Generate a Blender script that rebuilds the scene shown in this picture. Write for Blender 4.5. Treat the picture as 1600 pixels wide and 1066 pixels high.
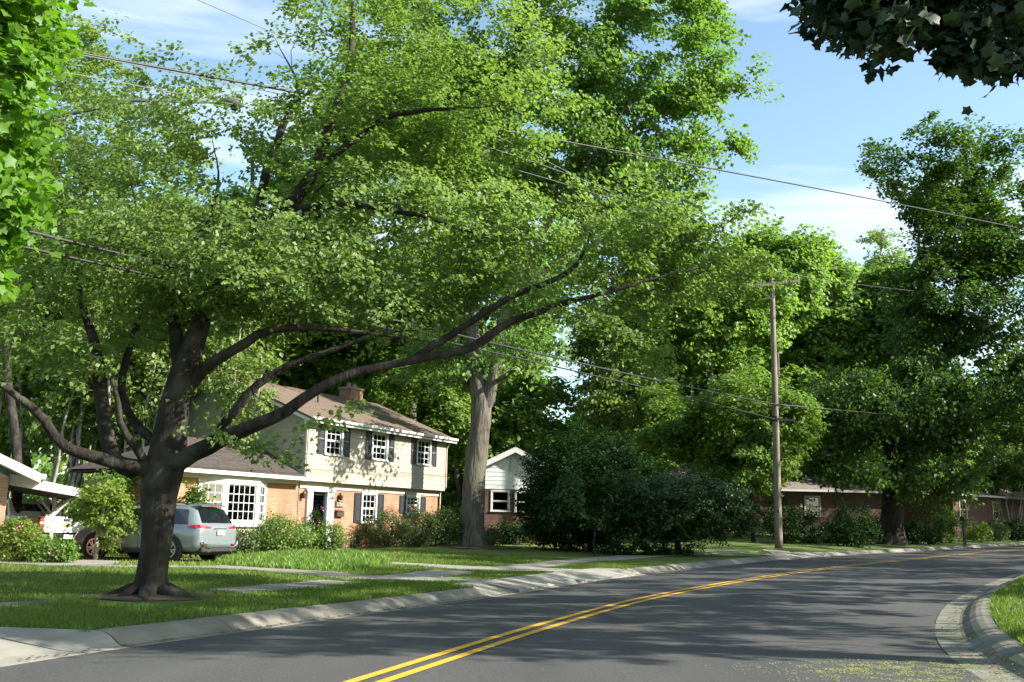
import bpy, bmesh, math, random
import numpy as np
from mathutils import Vector, Matrix, noise as mnoise
from math import radians, sin, cos, pi

C = bpy.context.scene
for o in list(bpy.data.objects):
    bpy.data.objects.remove(o)
COL = C.collection

# ------------------------------------------------------------------ camera
F_PX = 1556.0
PITCH = math.atan(290 / F_PX)
ROLL = 0.018
CAM_H = 1.35
_cp, _sp = cos(PITCH), sin(PITCH)
_fwd = np.array([0, _cp, _sp]); _up = np.array([0, -_sp, _cp]); _rt = np.array([1.0, 0, 0])
_r2 = _rt * cos(ROLL) + _up * sin(ROLL)
_u2 = _up * cos(ROLL) - _rt * sin(ROLL)
cam_data = bpy.data.cameras.new('camera')
cam_data.sensor_width = 36.0
cam_data.lens = 36.0 * F_PX / 1600.0
cam_data.clip_start = 0.1
cam_data.clip_end = 3000
cam = bpy.data.objects.new('camera', cam_data)
COL.objects.link(cam)
M3 = Matrix(((_r2[0], _u2[0], -_fwd[0]), (_r2[1], _u2[1], -_fwd[1]), (_r2[2], _u2[2], -_fwd[2])))
cam.matrix_world = Matrix.Translation((0, 0, CAM_H)) @ M3.to_4x4()
C.camera = cam

# ------------------------------------------------------------------ light
SUN_AZ = radians(104)      # clockwise from +Y
SUN_EL = radians(31)
sun_dir = Vector((sin(SUN_AZ) * cos(SUN_EL), cos(SUN_AZ) * cos(SUN_EL), sin(SUN_EL)))
sl = bpy.data.lights.new('sun', 'SUN')
sl.energy = 5.0
sl.angle = radians(0.53)
sl.color = (1.0, 0.94, 0.84)
so = bpy.data.objects.new('sun', sl)
so.rotation_euler = sun_dir.to_track_quat('Z', 'Y').to_euler()
COL.objects.link(so)

world = bpy.data.worlds.new('World')
C.world = world
world.use_nodes = True
nt = world.node_tree
nt.nodes.clear()
def WN(t, **kw):
    n = nt.nodes.new(t)
    for k, v in kw.items():
        setattr(n, k, v)
    return n
sky = WN('ShaderNodeTexSky', sky_type='NISHITA', sun_disc=False)
sky.sun_elevation = SUN_EL
sky.sun_rotation = SUN_AZ
sky.air_density = 1.0; sky.dust_density = 0.9; sky.ozone_density = 1.0
bg = WN('ShaderNodeBackground'); bg.inputs['Strength'].default_value = 0.108
wo = WN('ShaderNodeOutputWorld')
tc = WN('ShaderNodeTexCoord')
mp = WN('ShaderNodeMapping'); mp.inputs['Scale'].default_value = (2.2, 2.2, 13.0)
mp.inputs['Location'].default_value = (9.1, 4.4, 6.3)
n1 = WN('ShaderNodeTexNoise'); n1.inputs['Scale'].default_value = 1.0; n1.inputs['Detail'].default_value = 7.0
n1.inputs['Roughness'].default_value = 0.55; n1.inputs['Distortion'].default_value = 0.3
cr = WN('ShaderNodeValToRGB')
cr.color_ramp.elements[0].position = 0.49; cr.color_ramp.elements[0].color = (0, 0, 0, 1)
cr.color_ramp.elements[1].position = 0.74; cr.color_ramp.elements[1].color = (0.85, 0.85, 0.85, 1)
mx = WN('ShaderNodeMix', data_type='RGBA')
mx.inputs['B'].default_value = (4.6, 4.9, 5.2, 1)
L = nt.links.new
L(tc.outputs['Generated'], mp.inputs['Vector']); L(mp.outputs[0], n1.inputs['Vector'])
L(n1.outputs['Fac'], cr.inputs['Fac']); L(cr.outputs['Color'], mx.inputs['Factor'])
tint = WN('ShaderNodeMix', data_type='RGBA', blend_type='MULTIPLY'); tint.inputs['Factor'].default_value = 1
tint.inputs['B'].default_value = (1.02, 1.08, 1.0, 1)
L(sky.outputs[0], tint.inputs['A']); L(tint.outputs['Result'], mx.inputs['A']); L(mx.outputs['Result'], bg.inputs['Color']); L(bg.outputs[0], wo.inputs[0])

C.view_settings.view_transform = 'Standard'
C.view_settings.look = 'None'
C.view_settings.exposure = 1.5
C.view_settings.gamma = 1.0
C.view_settings.use_curve_mapping = False
C.render.engine = 'CYCLES'
C.cycles.max_bounces = 8
C.cycles.diffuse_bounces = 4
C.cycles.transmission_bounces = 4
C.cycles.transparent_max_bounces = 8

# ------------------------------------------------------------------ projection helpers (to read real positions off the survey)
def ray(px, py):
    return _fwd * F_PX + _r2 * (px - 800) + _u2 * (533 - py)
def PY(px, py, Y):
    d = ray(px, py); t = Y / d[1]
    return Vector((d[0] * t, Y, CAM_H + d[2] * t))
def Bz(x):
    x = np.minimum(x, 75.0)
    return 0.03 * np.logaddexp(0, np.asarray(x, float) / 1.5)
def Groad(px, py):
    d = ray(px, py); z = 0.0
    for i in range(60):
        t = (z - CAM_H) / d[2]; x, y = d[0] * t, d[1] * t
        z = .5 * z + .5 * float(Bz(x))
    return (x, y)

# ------------------------------------------------------------------ road curves
def resample(pts, step=0.5):
    p = np.array(pts, float)
    # catmull-rom
    out = []
    P = np.vstack([2 * p[0] - p[1], p, 2 * p[-1] - p[-2]])
    for i in range(1, len(P) - 2):
        for t in np.linspace(0, 1, 24, endpoint=False):
            a, b, c, d = P[i - 1], P[i], P[i + 1], P[i + 2]
            out.append(.5 * ((2 * b) + (-a + c) * t + (2 * a - 5 * b + 4 * c - d) * t * t + (-a + 3 * b - 3 * c + d) * t ** 3))
    out.append(p[-1])
    q = np.array(out)
    s = np.r_[0, np.cumsum(np.hypot(*np.diff(q, axis=0).T))]
    n = int(s[-1] / step) + 1
    ss = np.linspace(0, s[-1], n)
    r = np.c_[np.interp(ss, s, q[:, 0]), np.interp(ss, s, q[:, 1])]
    for _ in range(10):
        r[1:-1] = .25 * r[:-2] + .5 * r[1:-1] + .25 * r[2:]
    return r
def extend(pts, back, fwd):
    return [tuple(b) for b in back] + pts + [tuple(f) for f in fwd]
yel_px = [(640, 1050), (740, 1017), (840, 985), (1000, 940), (1100, 920), (1200, 903), (1300, 889), (1400, 878), (1500, 868), (1600, 859)]
lef_px = [(100, 1025), (250, 1006), (380, 987), (500, 970), (640, 951), (780, 932), (905, 912), (1000, 899), (1100, 888), (1200, 877), (1300, 869), (1400, 863.5), (1500, 858), (1600, 852)]
rig_px = [(1484, 1030), (1461, 991), (1460, 976), (1467, 960), (1484, 941), (1515, 926), (1554, 908), (1600, 894)]
yel = [Groad(*p) for p in yel_px]; lef = [Groad(*p) for p in lef_px]; rig = [Groad(*p) for p in rig_px]
YEL = resample(extend(yel, [(-11.5, -25), (-5.6, -6), (-2.3, 5.2)], [(52, 83), (80, 108)]))
LEF = resample(extend(lef, [(-14.5, -24), (-9.2, -5), (-6.2, 4.2)], [(50, 86), (78, 111)]))
RIG = resample(extend(rig, [(-3.5, -27), (0.2, -8), (3.2, 4.5)], [(24, 42), (34, 54), (54, 76), (82, 101)]))

def tangents(c):
    t = np.gradient(c, axis=0); return t / np.linalg.norm(t, axis=1)[:, None]
def curve_off(c, off, side):
    t = tangents(c); n = np.c_[-t[:, 1], t[:, 0]] * side   # side +1 = left
    return c + n * off
def dist_to(curve, x, y):
    x = np.atleast_1d(np.asarray(x, float)); y = np.atleast_1d(np.asarray(y, float))
    c = curve[::2]
    out = np.empty(x.shape)
    for i in range(0, len(x), 4000):
        d = np.hypot(x[i:i + 4000, None] - c[None, :, 0], y[i:i + 4000, None] - c[None, :, 1])
        out[i:i + 4000] = d.min(1)
    return out
def smst(a):
    a = np.clip(a, 0, 1); return a * a * (3 - 2 * a)
KERB_W = 0.78      # rolled kerb and gutter of the near side
KERB_L = 0.52      # narrower kerb of the far side
def lawn_left(x, y):
    x = np.atleast_1d(np.asarray(x, float)); y = np.atleast_1d(np.asarray(y, float))
    d = dist_to(LEF, x, y)
    k = 0.25 + 0.75 * smst((x + 10) / 7)
    e = smst((x - 4) / 9)
    r = 0.028 * np.clip(d - 2.5, 0, 22) * k * smst(d / 8 + .2) * (1 - e) + e * .062 * np.clip(d - .8, 0, 13)
    return Bz(x) + 0.15 * np.minimum(d / KERB_L, 1) + r
def lawn_right(x, y):
    d = dist_to(RIG, x, y)
    return Bz(np.atleast_1d(x)) + 0.15 * np.minimum(d / KERB_W, 1) + 0.03 * np.clip(d - 1.5, 0, 15)
def hL(x, y): return float(lawn_left(x, y)[0])
def hR(x, y): return float(lawn_right(x, y)[0])
def left_side(x, y):
    c = LEF[::2]; t = tangents(c)
    k = np.argmin(np.hypot(np.asarray(x)[:, None] - c[None, :, 0], np.asarray(y)[:, None] - c[None, :, 1]), axis=1)
    return t[k, 0] * (y - c[k, 1]) - t[k, 1] * (x - c[k, 0]) > 0
def G(px, py):
    """where a line of sight meets the far-side ground"""
    d = ray(px, py); Y = np.linspace(7, 95, 1761); x = d[0] / d[1] * Y; z = CAM_H + d[2] / d[1] * Y
    g = np.where(left_side(x, Y), lawn_left(x, Y), Bz(x))
    k = np.nonzero(z <= g)[0]; k = k[0] if len(k) else len(Y) - 1
    return (float(x[k]), float(Y[k]), float(g[k]))

# ------------------------------------------------------------------ object helpers
def mesh_from(name, v, f, uv=None):
    me = bpy.data.meshes.new(name)
    me.from_pydata([tuple(a) for a in v], [], f)
    me.update()
    return me
def link(name, me, mat=None, parent=None, smooth=False, loc=None):
    o = bpy.data.objects.new(name, me)
    COL.objects.link(o)
    if mat is not None and len(me.materials) == 0:
        for m in (mat if isinstance(mat, (list, tuple)) else [mat]):
            me.materials.append(m)
    if smooth:
        me.polygons.foreach_set('use_smooth', [True] * len(me.polygons))
    if parent is not None:
        o.parent = parent
    if loc is not None:
        o.location = loc
    return o
def tag(o, label=None, cat=None, group=None, kind=None):
    if label: o['label'] = label
    if cat: o['category'] = cat
    if group: o['group'] = group
    if kind: o['kind'] = kind
    return o
def empty(name, loc, rz=0, label=None, cat=None, group=None):
    o = bpy.data.objects.new(name, None); COL.objects.link(o)
    o.empty_display_size = .3
    o.location = loc; o.rotation_euler = (0, 0, rz)
    tag(o, label, cat, group)
    return o

class MB:
    def __init__(s): s.v = []; s.f = []
    def add(s, v, f):
        b = len(s.v); s.v += [tuple(a) for a in v]; s.f += [tuple(i + b for i in q) for q in f]; return s
    def box(s, x0, x1, y0, y1, z0, z1):
        v = [(x, y, z) for z in (z0, z1) for y in (y0, y1) for x in (x0, x1)]
        return s.add(v, [(0, 2, 3, 1), (4, 5, 7, 6), (0, 1, 5, 4), (2, 6, 7, 3), (0, 4, 6, 2), (1, 3, 7, 5)])
    def hexa(s, v8):  # bottom 4 (ccw), top 4
        return s.add(v8, [(3, 2, 1, 0), (4, 5, 6, 7), (0, 1, 5, 4), (1, 2, 6, 5), (2, 3, 7, 6), (3, 0, 4, 7)])
    def prism(s, pts, a, b, axis='y'):
        n = len(pts)
        def P(p, q):
            return (p[0], q, p[1]) if axis == 'y' else ((q, p[0], p[1]) if axis == 'x' else (p[0], p[1], q))
        v = [P(p, a) for p in pts] + [P(p, b) for p in pts]
        f = [tuple(range(n - 1, -1, -1)), tuple(range(n, 2 * n))]
        f += [(i, (i + 1) % n, n + (i + 1) % n, n + i) for i in range(n)]
        return s.add(v, f)
    def tube(s, pts, rad, n=8, caps=True):
        pts = [Vector(p) for p in pts]
        if not hasattr(rad, '__len__'): rad = [rad] * len(pts)
        v = []; f = []
        ref = Vector((0, 0, 1))
        for i, p in enumerate(pts):
            t = (pts[min(i + 1, len(pts) - 1)] - pts[max(i - 1, 0)]).normalized()
            if abs(t.dot(ref)) > .93: ref = Vector((1, 0, 0)) if abs(t.x) < .9 else Vector((0, 1, 0))
            a = t.cross(ref).normalized(); b = t.cross(a)
            ref = b.cross(t) * -1 if False else ref
            for k in range(n):
                an = 2 * pi * k / n
                v.append(p + (a * cos(an) + b * sin(an)) * rad[i])
        for i in range(len(pts) - 1):
            for k in range(n):
                f.append((i * n + k, i * n + (k + 1) % n, (i + 1) * n + (k + 1) % n, (i + 1) * n + k))
        if caps:
            f.append(tuple(range(n - 1, -1, -1))); f.append(tuple(range((len(pts) - 1) * n, len(pts) * n)))
        return s.add(v, f)
    def lathe(s, prof, n=16, axis='z', c=(0, 0, 0)):
        v = []; f = []
        for r, h in prof:
            for k in range(n):
                a = 2 * pi * k / n
                q = (r * cos(a), r * sin(a), h)
                if axis == 'y': q = (r * cos(a), h, r * sin(a))
                if axis == 'x': q = (h, r * cos(a), r * sin(a))
                v.append((q[0] + c[0], q[1] + c[1], q[2] + c[2]))
        for i in range(len(prof) - 1):
            for k in range(n):
                f.append((i * n + k, i * n + (k + 1) % n, (i + 1) * n + (k + 1) % n, (i + 1) * n + k))
        f.append(tuple(range(n))); f.append(tuple(range((len(prof) - 1) * n, len(prof) * n)))
        return s.add(v, f)
    def build(s, name, mat, parent=None, smooth=False, bevel=0, loc=None):
        me = mesh_from(name, s.v, s.f)
        if bevel or True:
            bm = bmesh.new(); bm.from_mesh(me)
            bmesh.ops.recalc_face_normals(bm, faces=bm.faces)
            if bevel:
                bmesh.ops.bevel(bm, geom=bm.edges[:], offset=bevel, segments=1, affect='EDGES')
            bm.to_mesh(me); bm.free()
        return link(name, me, mat, parent, smooth, loc)

# ------------------------------------------------------------------ materials
def newmat(name):
    m = bpy.data.materials.new(name); m.use_nodes = True
    n = m.node_tree; b = n.nodes['Principled BSDF']
    return m, n, b
def setp(b, col=None, rough=.7, metal=0, spec=.5):
    if col is not None: b.inputs['Base Color'].default_value = (*col, 1)
    b.inputs['Roughness'].default_value = rough; b.inputs['Metallic'].default_value = metal
    b.inputs['Specular IOR Level'].default_value = spec
def noise_mat(name, c1, c2, scale=4, rough=.8, bump=0.0, bscale=None, stretch=(1, 1, 1), detail=6, metal=0, spec=.3, c3=None, s3=.4, lo=.35, hi=.65, bdist=.02):
    m, n, b = newmat(name); setp(b, c1, rough, metal, spec)
    N = n.nodes.new; Lk = n.links.new
    t = N('ShaderNodeTexCoord'); mp = N('ShaderNodeMapping'); mp.inputs['Scale'].default_value = stretch
    Lk(t.outputs['Object'], mp.inputs[0])
    nz = N('ShaderNodeTexNoise'); nz.inputs['Scale'].default_value = scale; nz.inputs['Detail'].default_value = detail
    Lk(mp.outputs[0], nz.inputs['Vector'])
    mr = N('ShaderNodeMapRange'); mr.inputs[1].default_value = lo; mr.inputs[2].default_value = hi
    Lk(nz.outputs['Fac'], mr.inputs[0])
    mx = N('ShaderNodeMix'); mx.data_type = 'RGBA'
    mx.inputs['A'].default_value = (*c1, 1); mx.inputs['B'].default_value = (*c2, 1)
    Lk(mr.outputs[0], mx.inputs['Factor'])
    out = mx.outputs['Result']
    if c3 is not None:
        nz3 = N('ShaderNodeTexNoise'); nz3.inputs['Scale'].default_value = s3; nz3.inputs['Detail'].default_value = 5
        Lk(t.outputs['Object'], nz3.inputs['Vector'])
        mr3 = N('ShaderNodeMapRange'); mr3.inputs[1].default_value = .48; mr3.inputs[2].default_value = .66
        Lk(nz3.outputs['Fac'], mr3.inputs[0])
        m3 = N('ShaderNodeMix'); m3.data_type = 'RGBA'; Lk(mr3.outputs[0], m3.inputs['Factor'])
        Lk(out, m3.inputs['A']); m3.inputs['B'].default_value = (*c3, 1); out = m3.outputs['Result']
    Lk(out, b.inputs['Base Color'])
    if bump:
        nb = N('ShaderNodeTexNoise'); nb.inputs['Scale'].default_value = bscale or scale * 4; nb.inputs['Detail'].default_value = 6
        Lk(mp.outputs[0], nb.inputs['Vector'])
        bp = N('ShaderNodeBump'); bp.inputs['Strength'].default_value = bump; bp.inputs['Distance'].default_value = bdist
        Lk(nb.outputs['Fac'], bp.inputs['Height']); Lk(bp.outputs[0], b.inputs['Normal'])
    return m
def plain(name, col, rough=.5, metal=0, spec=.5, coat=0):
    m, n, b = newmat(name); setp(b, col, rough, metal, spec)
    if coat: b.inputs['Coat Weight'].default_value = coat; b.inputs['Coat Roughness'].default_value = .05
    return m
def leaf_mat(name, ca, cb, trans=.38, rough=.5, tcol=None):
    m, n, b = newmat(name)
    N = n.nodes.new; Lk = n.links.new
    at = N('ShaderNodeAttribute'); at.attribute_name = 'rnd'
    mx = N('ShaderNodeMix'); mx.data_type = 'RGBA'
    mx.inputs['A'].default_value = (*ca, 1); mx.inputs['B'].default_value = (*cb, 1)
    Lk(at.outputs['Fac'], mx.inputs['Factor'])
    Lk(mx.outputs['Result'], b.inputs['Base Color'])
    b.inputs['Roughness'].default_value = rough; b.inputs['Specular IOR Level'].default_value = .35
    tr = N('ShaderNodeBsdfTranslucent')
    gm = N('ShaderNodeMix'); gm.data_type = 'RGBA'; gm.blend_type = 'MULTIPLY'; gm.inputs['Factor'].default_value = 1
    Lk(mx.outputs['Result'], gm.inputs['A']); gm.inputs['B'].default_value = (1.6, 1.8, .75, 1) if tcol is None else (*tcol, 1)
    Lk(gm.outputs['Result'], tr.inputs['Color'])
    ms = N('ShaderNodeMixShader'); ms.inputs[0].default_value = trans
    Lk(b.outputs[0], ms.inputs[1]); Lk(tr.outputs[0], ms.inputs[2])
    Lk(ms.outputs[0], n.nodes['Material Output'].inputs['Surface'])
    return m
def brick_mat(name, c1, c2, mortar, bw=.215, bh=.075, bump=.5):
    m, n, b = newmat(name); setp(b, c1, .85, 0, .2)
    N = n.nodes.new; Lk = n.links.new
    t = N('ShaderNodeTexCoord'); sx = N('ShaderNodeSeparateXYZ'); Lk(t.outputs['Object'], sx.inputs[0])
    ad = N('ShaderNodeMath'); ad.operation = 'ADD'; Lk(sx.outputs[0], ad.inputs[0]); Lk(sx.outputs[1], ad.inputs[1])
    cb = N('ShaderNodeCombineXYZ'); Lk(ad.outputs[0], cb.inputs[0]); Lk(sx.outputs[2], cb.inputs[1])
    br = N('ShaderNodeTexBrick'); br.inputs['Scale'].default_value = 1
    br.inputs['Color1'].default_value = (*c1, 1); br.inputs['Color2'].default_value = (*c2, 1); br.inputs['Mortar'].default_value = (*mortar, 1)
    br.inputs['Brick Width'].default_value = bw; br.inputs['Row Height'].default_value = bh; br.inputs['Mortar Size'].default_value = .007
    Lk(cb.outputs[0], br.inputs['Vector'])
    nz = N('ShaderNodeTexNoise'); nz.inputs['Scale'].default_value = 2.2; nz.inputs['Detail'].default_value = 8
    Lk(t.outputs['Object'], nz.inputs['Vector'])
    mx = N('ShaderNodeMix'); mx.data_type = 'RGBA'; mx.blend_type = 'MULTIPLY'; mx.inputs['Factor'].default_value = .55
    cr = N('ShaderNodeValToRGB'); cr.color_ramp.elements[0].position = .3; cr.color_ramp.elements[0].color = (.55, .5, .5, 1)
    cr.color_ramp.elements[1].position = .7; cr.color_ramp.elements[1].color = (1.1, 1.05, 1, 1)
    Lk(nz.outputs['Fac'], cr.inputs[0]); Lk(br.outputs['Color'], mx.inputs['A']); Lk(cr.outputs[0], mx.inputs['B'])
    Lk(mx.outputs['Result'], b.inputs['Base Color'])
    bp = N('ShaderNodeBump'); bp.inputs['Strength'].default_value = bump; bp.inputs['Distance'].default_value = .006; bp.invert = True
    Lk(br.outputs['Fac'], bp.inputs['Height']); Lk(bp.outputs[0], b.inputs['Normal'])
    return m
def glass_mat(name):
    m, n, b = newmat(name)
    N = n.nodes.new; Lk = n.links.new
    gl = N('ShaderNodeBsdfGlossy'); gl.inputs['Roughness'].default_value = .03; gl.inputs['Color'].default_value = (.9, .95, 1, 1)
    tr = N('ShaderNodeBsdfTransparent'); tr.inputs['Color'].default_value = (.75, .8, .8, 1)
    fr = N('ShaderNodeFresnel'); fr.inputs['IOR'].default_value = 1.7
    ms = N('ShaderNodeMixShader'); Lk(fr.outputs[0], ms.inputs[0]); Lk(tr.outputs[0], ms.inputs[1]); Lk(gl.outputs[0], ms.inputs[2])
    Lk(ms.outputs[0], n.nodes['Material Output'].inputs['Surface'])
    return m

# asphalt
def asphalt():
    m, n, b = newmat('asphalt'); setp(b, (.05, .05, .05), .82, 0, .35)
    N = n.nodes.new; Lk = n.links.new
    t = N('ShaderNodeTexCoord')
    n1 = N('ShaderNodeTexNoise'); n1.inputs['Scale'].default_value = 55; n1.inputs['Detail'].default_value = 4
    n2 = N('ShaderNodeTexNoise'); n2.inputs['Scale'].default_value = .45; n2.inputs['Detail'].default_value = 6
    mp = N('ShaderNodeMapping'); mp.inputs['Rotation'].default_value = (0, 0, radians(25)); mp.inputs['Scale'].default_value = (1.6, .25, 1)
    Lk(t.outputs['Object'], mp.inputs[0]); Lk(mp.outputs[0], n2.inputs['Vector']); Lk(t.outputs['Object'], n1.inputs['Vector'])
    a = N('ShaderNodeMix'); a.data_type = 'RGBA'; a.inputs['A'].default_value = (.036, .037, .038, 1); a.inputs['B'].default_value = (.088, .086, .079, 1)
    r = N('ShaderNodeMapRange'); r.inputs[1].default_value = .3; r.inputs[2].default_value = .7; Lk(n1.outputs['Fac'], r.inputs[0]); Lk(r.outputs[0], a.inputs['Factor'])
    c = N('ShaderNodeMix'); c.data_type = 'RGBA'; c.blend_type = 'MULTIPLY'; c.inputs['Factor'].default_value = 1
    r2 = N('ShaderNodeMapRange'); r2.inputs[1].default_value = .3; r2.inputs[2].default_value = .7; r2.inputs[3].default_value = .78; r2.inputs[4].default_value = 1.15
    Lk(n2.outputs['Fac'], r2.inputs[0]); Lk(a.outputs['Result'], c.inputs['A']); Lk(r2.outputs[0], c.inputs['B'])
    vo = N('ShaderNodeTexVoronoi'); vo.inputs['Scale'].default_value = 2.3; Lk(t.outputs['Object'], vo.inputs['Vector'])
    Lk(c.outputs['Result'], b.inputs['Base Color'])
    bp = N('ShaderNodeBump'); bp.inputs['Strength'].default_value = .5; bp.inputs['Distance'].default_value = .006
    n3 = N('ShaderNodeTexNoise'); n3.inputs['Scale'].default_value = 130; Lk(t.outputs['Object'], n3.inputs['Vector'])
    Lk(n3.outputs['Fac'], bp.inputs['Height']); Lk(bp.outputs[0], b.inputs['Normal'])
    return m
M_ASPH = asphalt()
M_YEL = noise_mat('yellow_paint', (.62, .36, .035), (.46, .27, .04), 30, .6, .2, 90, lo=.45, hi=.75)
M_CONC = noise_mat('concrete', (.225, .21, .175), (.165, .155, .13), 3.5, .85, .25, 40, c3=(.13, .12, .09), s3=.9)
M_CONC2 = noise_mat('pale_concrete', (.26, .245, .21), (.195, .185, .16), 2.5, .85, .2, 50, c3=(.26, .25, .2), s3=.6)
M_CONCM = noise_mat('mossy_concrete', (.20, .195, .16), (.135, .135, .105), 3.0, .9, .3, 40, c3=(.085, .10, .055), s3=1.3)
M_LAWN = noise_mat('lawn_soil_and_grass', (.060, .105, .018), (.105, .145, .028), 1.1, .9, .6, 45, c3=(.13, .155, .045), s3=.35, bdist=.04)
M_EARTH = noise_mat('earth', (.05, .045, .03), (.06, .08, .03), .8, .95, .3, 10)
M_MULCH = noise_mat('mulch', (.055, .037, .025), (.10, .07, .05), 14, .95, .8, 30)
M_BARK = noise_mat('shade_darkened_maple_bark', (.014, .011, .0085), (.031, .0245, .019), 7, .95, .9, 14, (1, 1, .22), c3=(.05, .05, .038), s3=2.6, bdist=.05)  # dark grey-brown bark, deepened to paint in the shade on the trunk
M_BARK2 = noise_mat('grey_ridged_bark', (.065, .055, .044), (.145, .128, .104), 9, .95, 1.0, 12, (1, 1, .16), bdist=.06, c3=(.09, .1, .06), s3=1.6)
M_BARK3 = noise_mat('pale_smooth_bark', (.22, .20, .165), (.32, .30, .25), 6, .85, .4, 18, (1, 1, .3), c3=(.14, .13, .1), s3=2)
M_POLE = noise_mat('weathered_pole_wood', (.17, .135, .105), (.27, .23, .185), 16, .9, .7, 26, (1, 1, .06), c3=(.12, .09, .07), s3=.5)
M_WIRE = plain('black_cable', (.02, .02, .02), .5)
M_WIREP = plain('bare_aluminium_wire', (.13, .14, .145), .6, .0)
M_STEEL = plain('galvanised_steel', (.13, .13, .13), .55, .4)
M_INS = plain('porcelain', (.32, .30, .27), .25)
M_WHITE = noise_mat('white_paint', (.54, .54, .515), (.48, .48, .455), 5, .5, .05)
M_CREAM = noise_mat('beige_lap_siding', (.325, .305, .24), (.295, .275, .22), 1.5, .6, .05)
M_SIDEW = noise_mat('white_siding', (.55, .58, .55), (.47, .51, .48), 2, .6, .05)
M_BEIGE = noise_mat('beige_trim', (.42, .385, .30), (.38, .345, .265), 2, .6)
M_SHUT = plain('black_shutter_paint', (.028, .029, .035), .45)
M_ROOF = noise_mat('brown_asphalt_shingle', (.105, .078, .056), (.150, .115, .086), 6, .95, .6, 28, (1, 1, 3), c3=(.12, .09, .07), s3=1.2)
M_ROOFD = noise_mat('dark_shingle', (.042, .036, .032), (.075, .062, .052), 6, .95, .6, 28, (1, 1, 3))
M_ROOFG = noise_mat('weathered_shingle', (.13, .11, .095), (.20, .17, .15), 6, .95, .6, 28, (1, 1, 3))
M_BRICK = brick_mat('orange_brick', (.30, .145, .085), (.37, .19, .12), (.36, .27, .19))
M_BRICKR = brick_mat('shade_darkened_red_brick', (.085, .050, .040), (.125, .070, .052), (.13, .115, .095))  # red brick darkened so its colour carries the shade on the far houses
M_BRICKP = brick_mat('pinkish_brick', (.42, .20, .13), (.50, .28, .19), (.42, .36, .30))
M_GLASS = glass_mat('window_glass')
M_DARK = plain('room_shade_and_pipe_black', (.012, .012, .013), .9)  # painted darkness of the rooms behind windows; also a vent pipe's own black
M_CURT = plain('white_curtain', (.62, .62, .58), .9)
M_BRASS = plain('dark_bronze', (.09, .055, .03), .4, .6)
M_SOFF = plain('grey_soffit', (.42, .40, .35), .8)

LM_MAPLE = leaf_mat('maple_leaves', (.105, .175, .045), (.195, .265, .090), .42)
LM_MAPLE_D = leaf_mat('red_maple_leaves', (.050, .110, .016), (.105, .170, .030), .38)
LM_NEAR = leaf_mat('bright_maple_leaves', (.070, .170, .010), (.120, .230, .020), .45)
LM_NEARR = leaf_mat('shade_painted_maple_leaves', (.012, .028, .012), (.020, .042, .015), .10)  # backlit gloom of the overhanging sprays is put into the leaf colour
LM_POP = leaf_mat('tulip_poplar_leaves', (.095, .180, .040), (.165, .250, .070), .42)
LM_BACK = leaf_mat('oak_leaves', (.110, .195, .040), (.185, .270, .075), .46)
LM_BACK2 = leaf_mat('ash_leaves', (.110, .180, .045), (.200, .260, .085), .42)
LM_DARK = leaf_mat('holly_leaves', (.012, .034, .008), (.024, .055, .014), .2, .6)
LM_DARK.node_tree.nodes['Principled BSDF'].inputs['Specular IOR Level'].default_value = .08
LM_YEW = leaf_mat('japanese_maple_green_leaves', (.022, .055, .014), (.042, .085, .020), .25)
LM_MID = leaf_mat('dogwood_leaves', (.095, .175, .030), (.165, .240, .055), .42)
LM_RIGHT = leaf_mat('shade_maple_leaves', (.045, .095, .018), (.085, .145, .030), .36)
LM_YEL = leaf_mat('yellow_green_leaves', (.110, .165, .025), (.180, .230, .045), .42)
LM_SHRUB = leaf_mat('shrub_leaves', (.070, .140, .022), (.130, .210, .040), .3)
LM_SHRUBD = leaf_mat('azalea_leaves', (.035, .070, .018), (.080, .115, .032), .28)
LM_GRASS = leaf_mat('grass_blades', (.055, .110, .012), (.140, .190, .030), .4)
LM_PINK = leaf_mat('pink_petals', (.50, .16, .22), (.62, .28, .34), .3, tcol=(1, .8, .9))
LM_POLLEN = leaf_mat('fallen_seed_tassels', (.25, .29, .08), (.42, .43, .17), .1)
LM_DEAD = leaf_mat('dead_leaves', (.12, .06, .035), (.2, .11, .06), .1)

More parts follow.
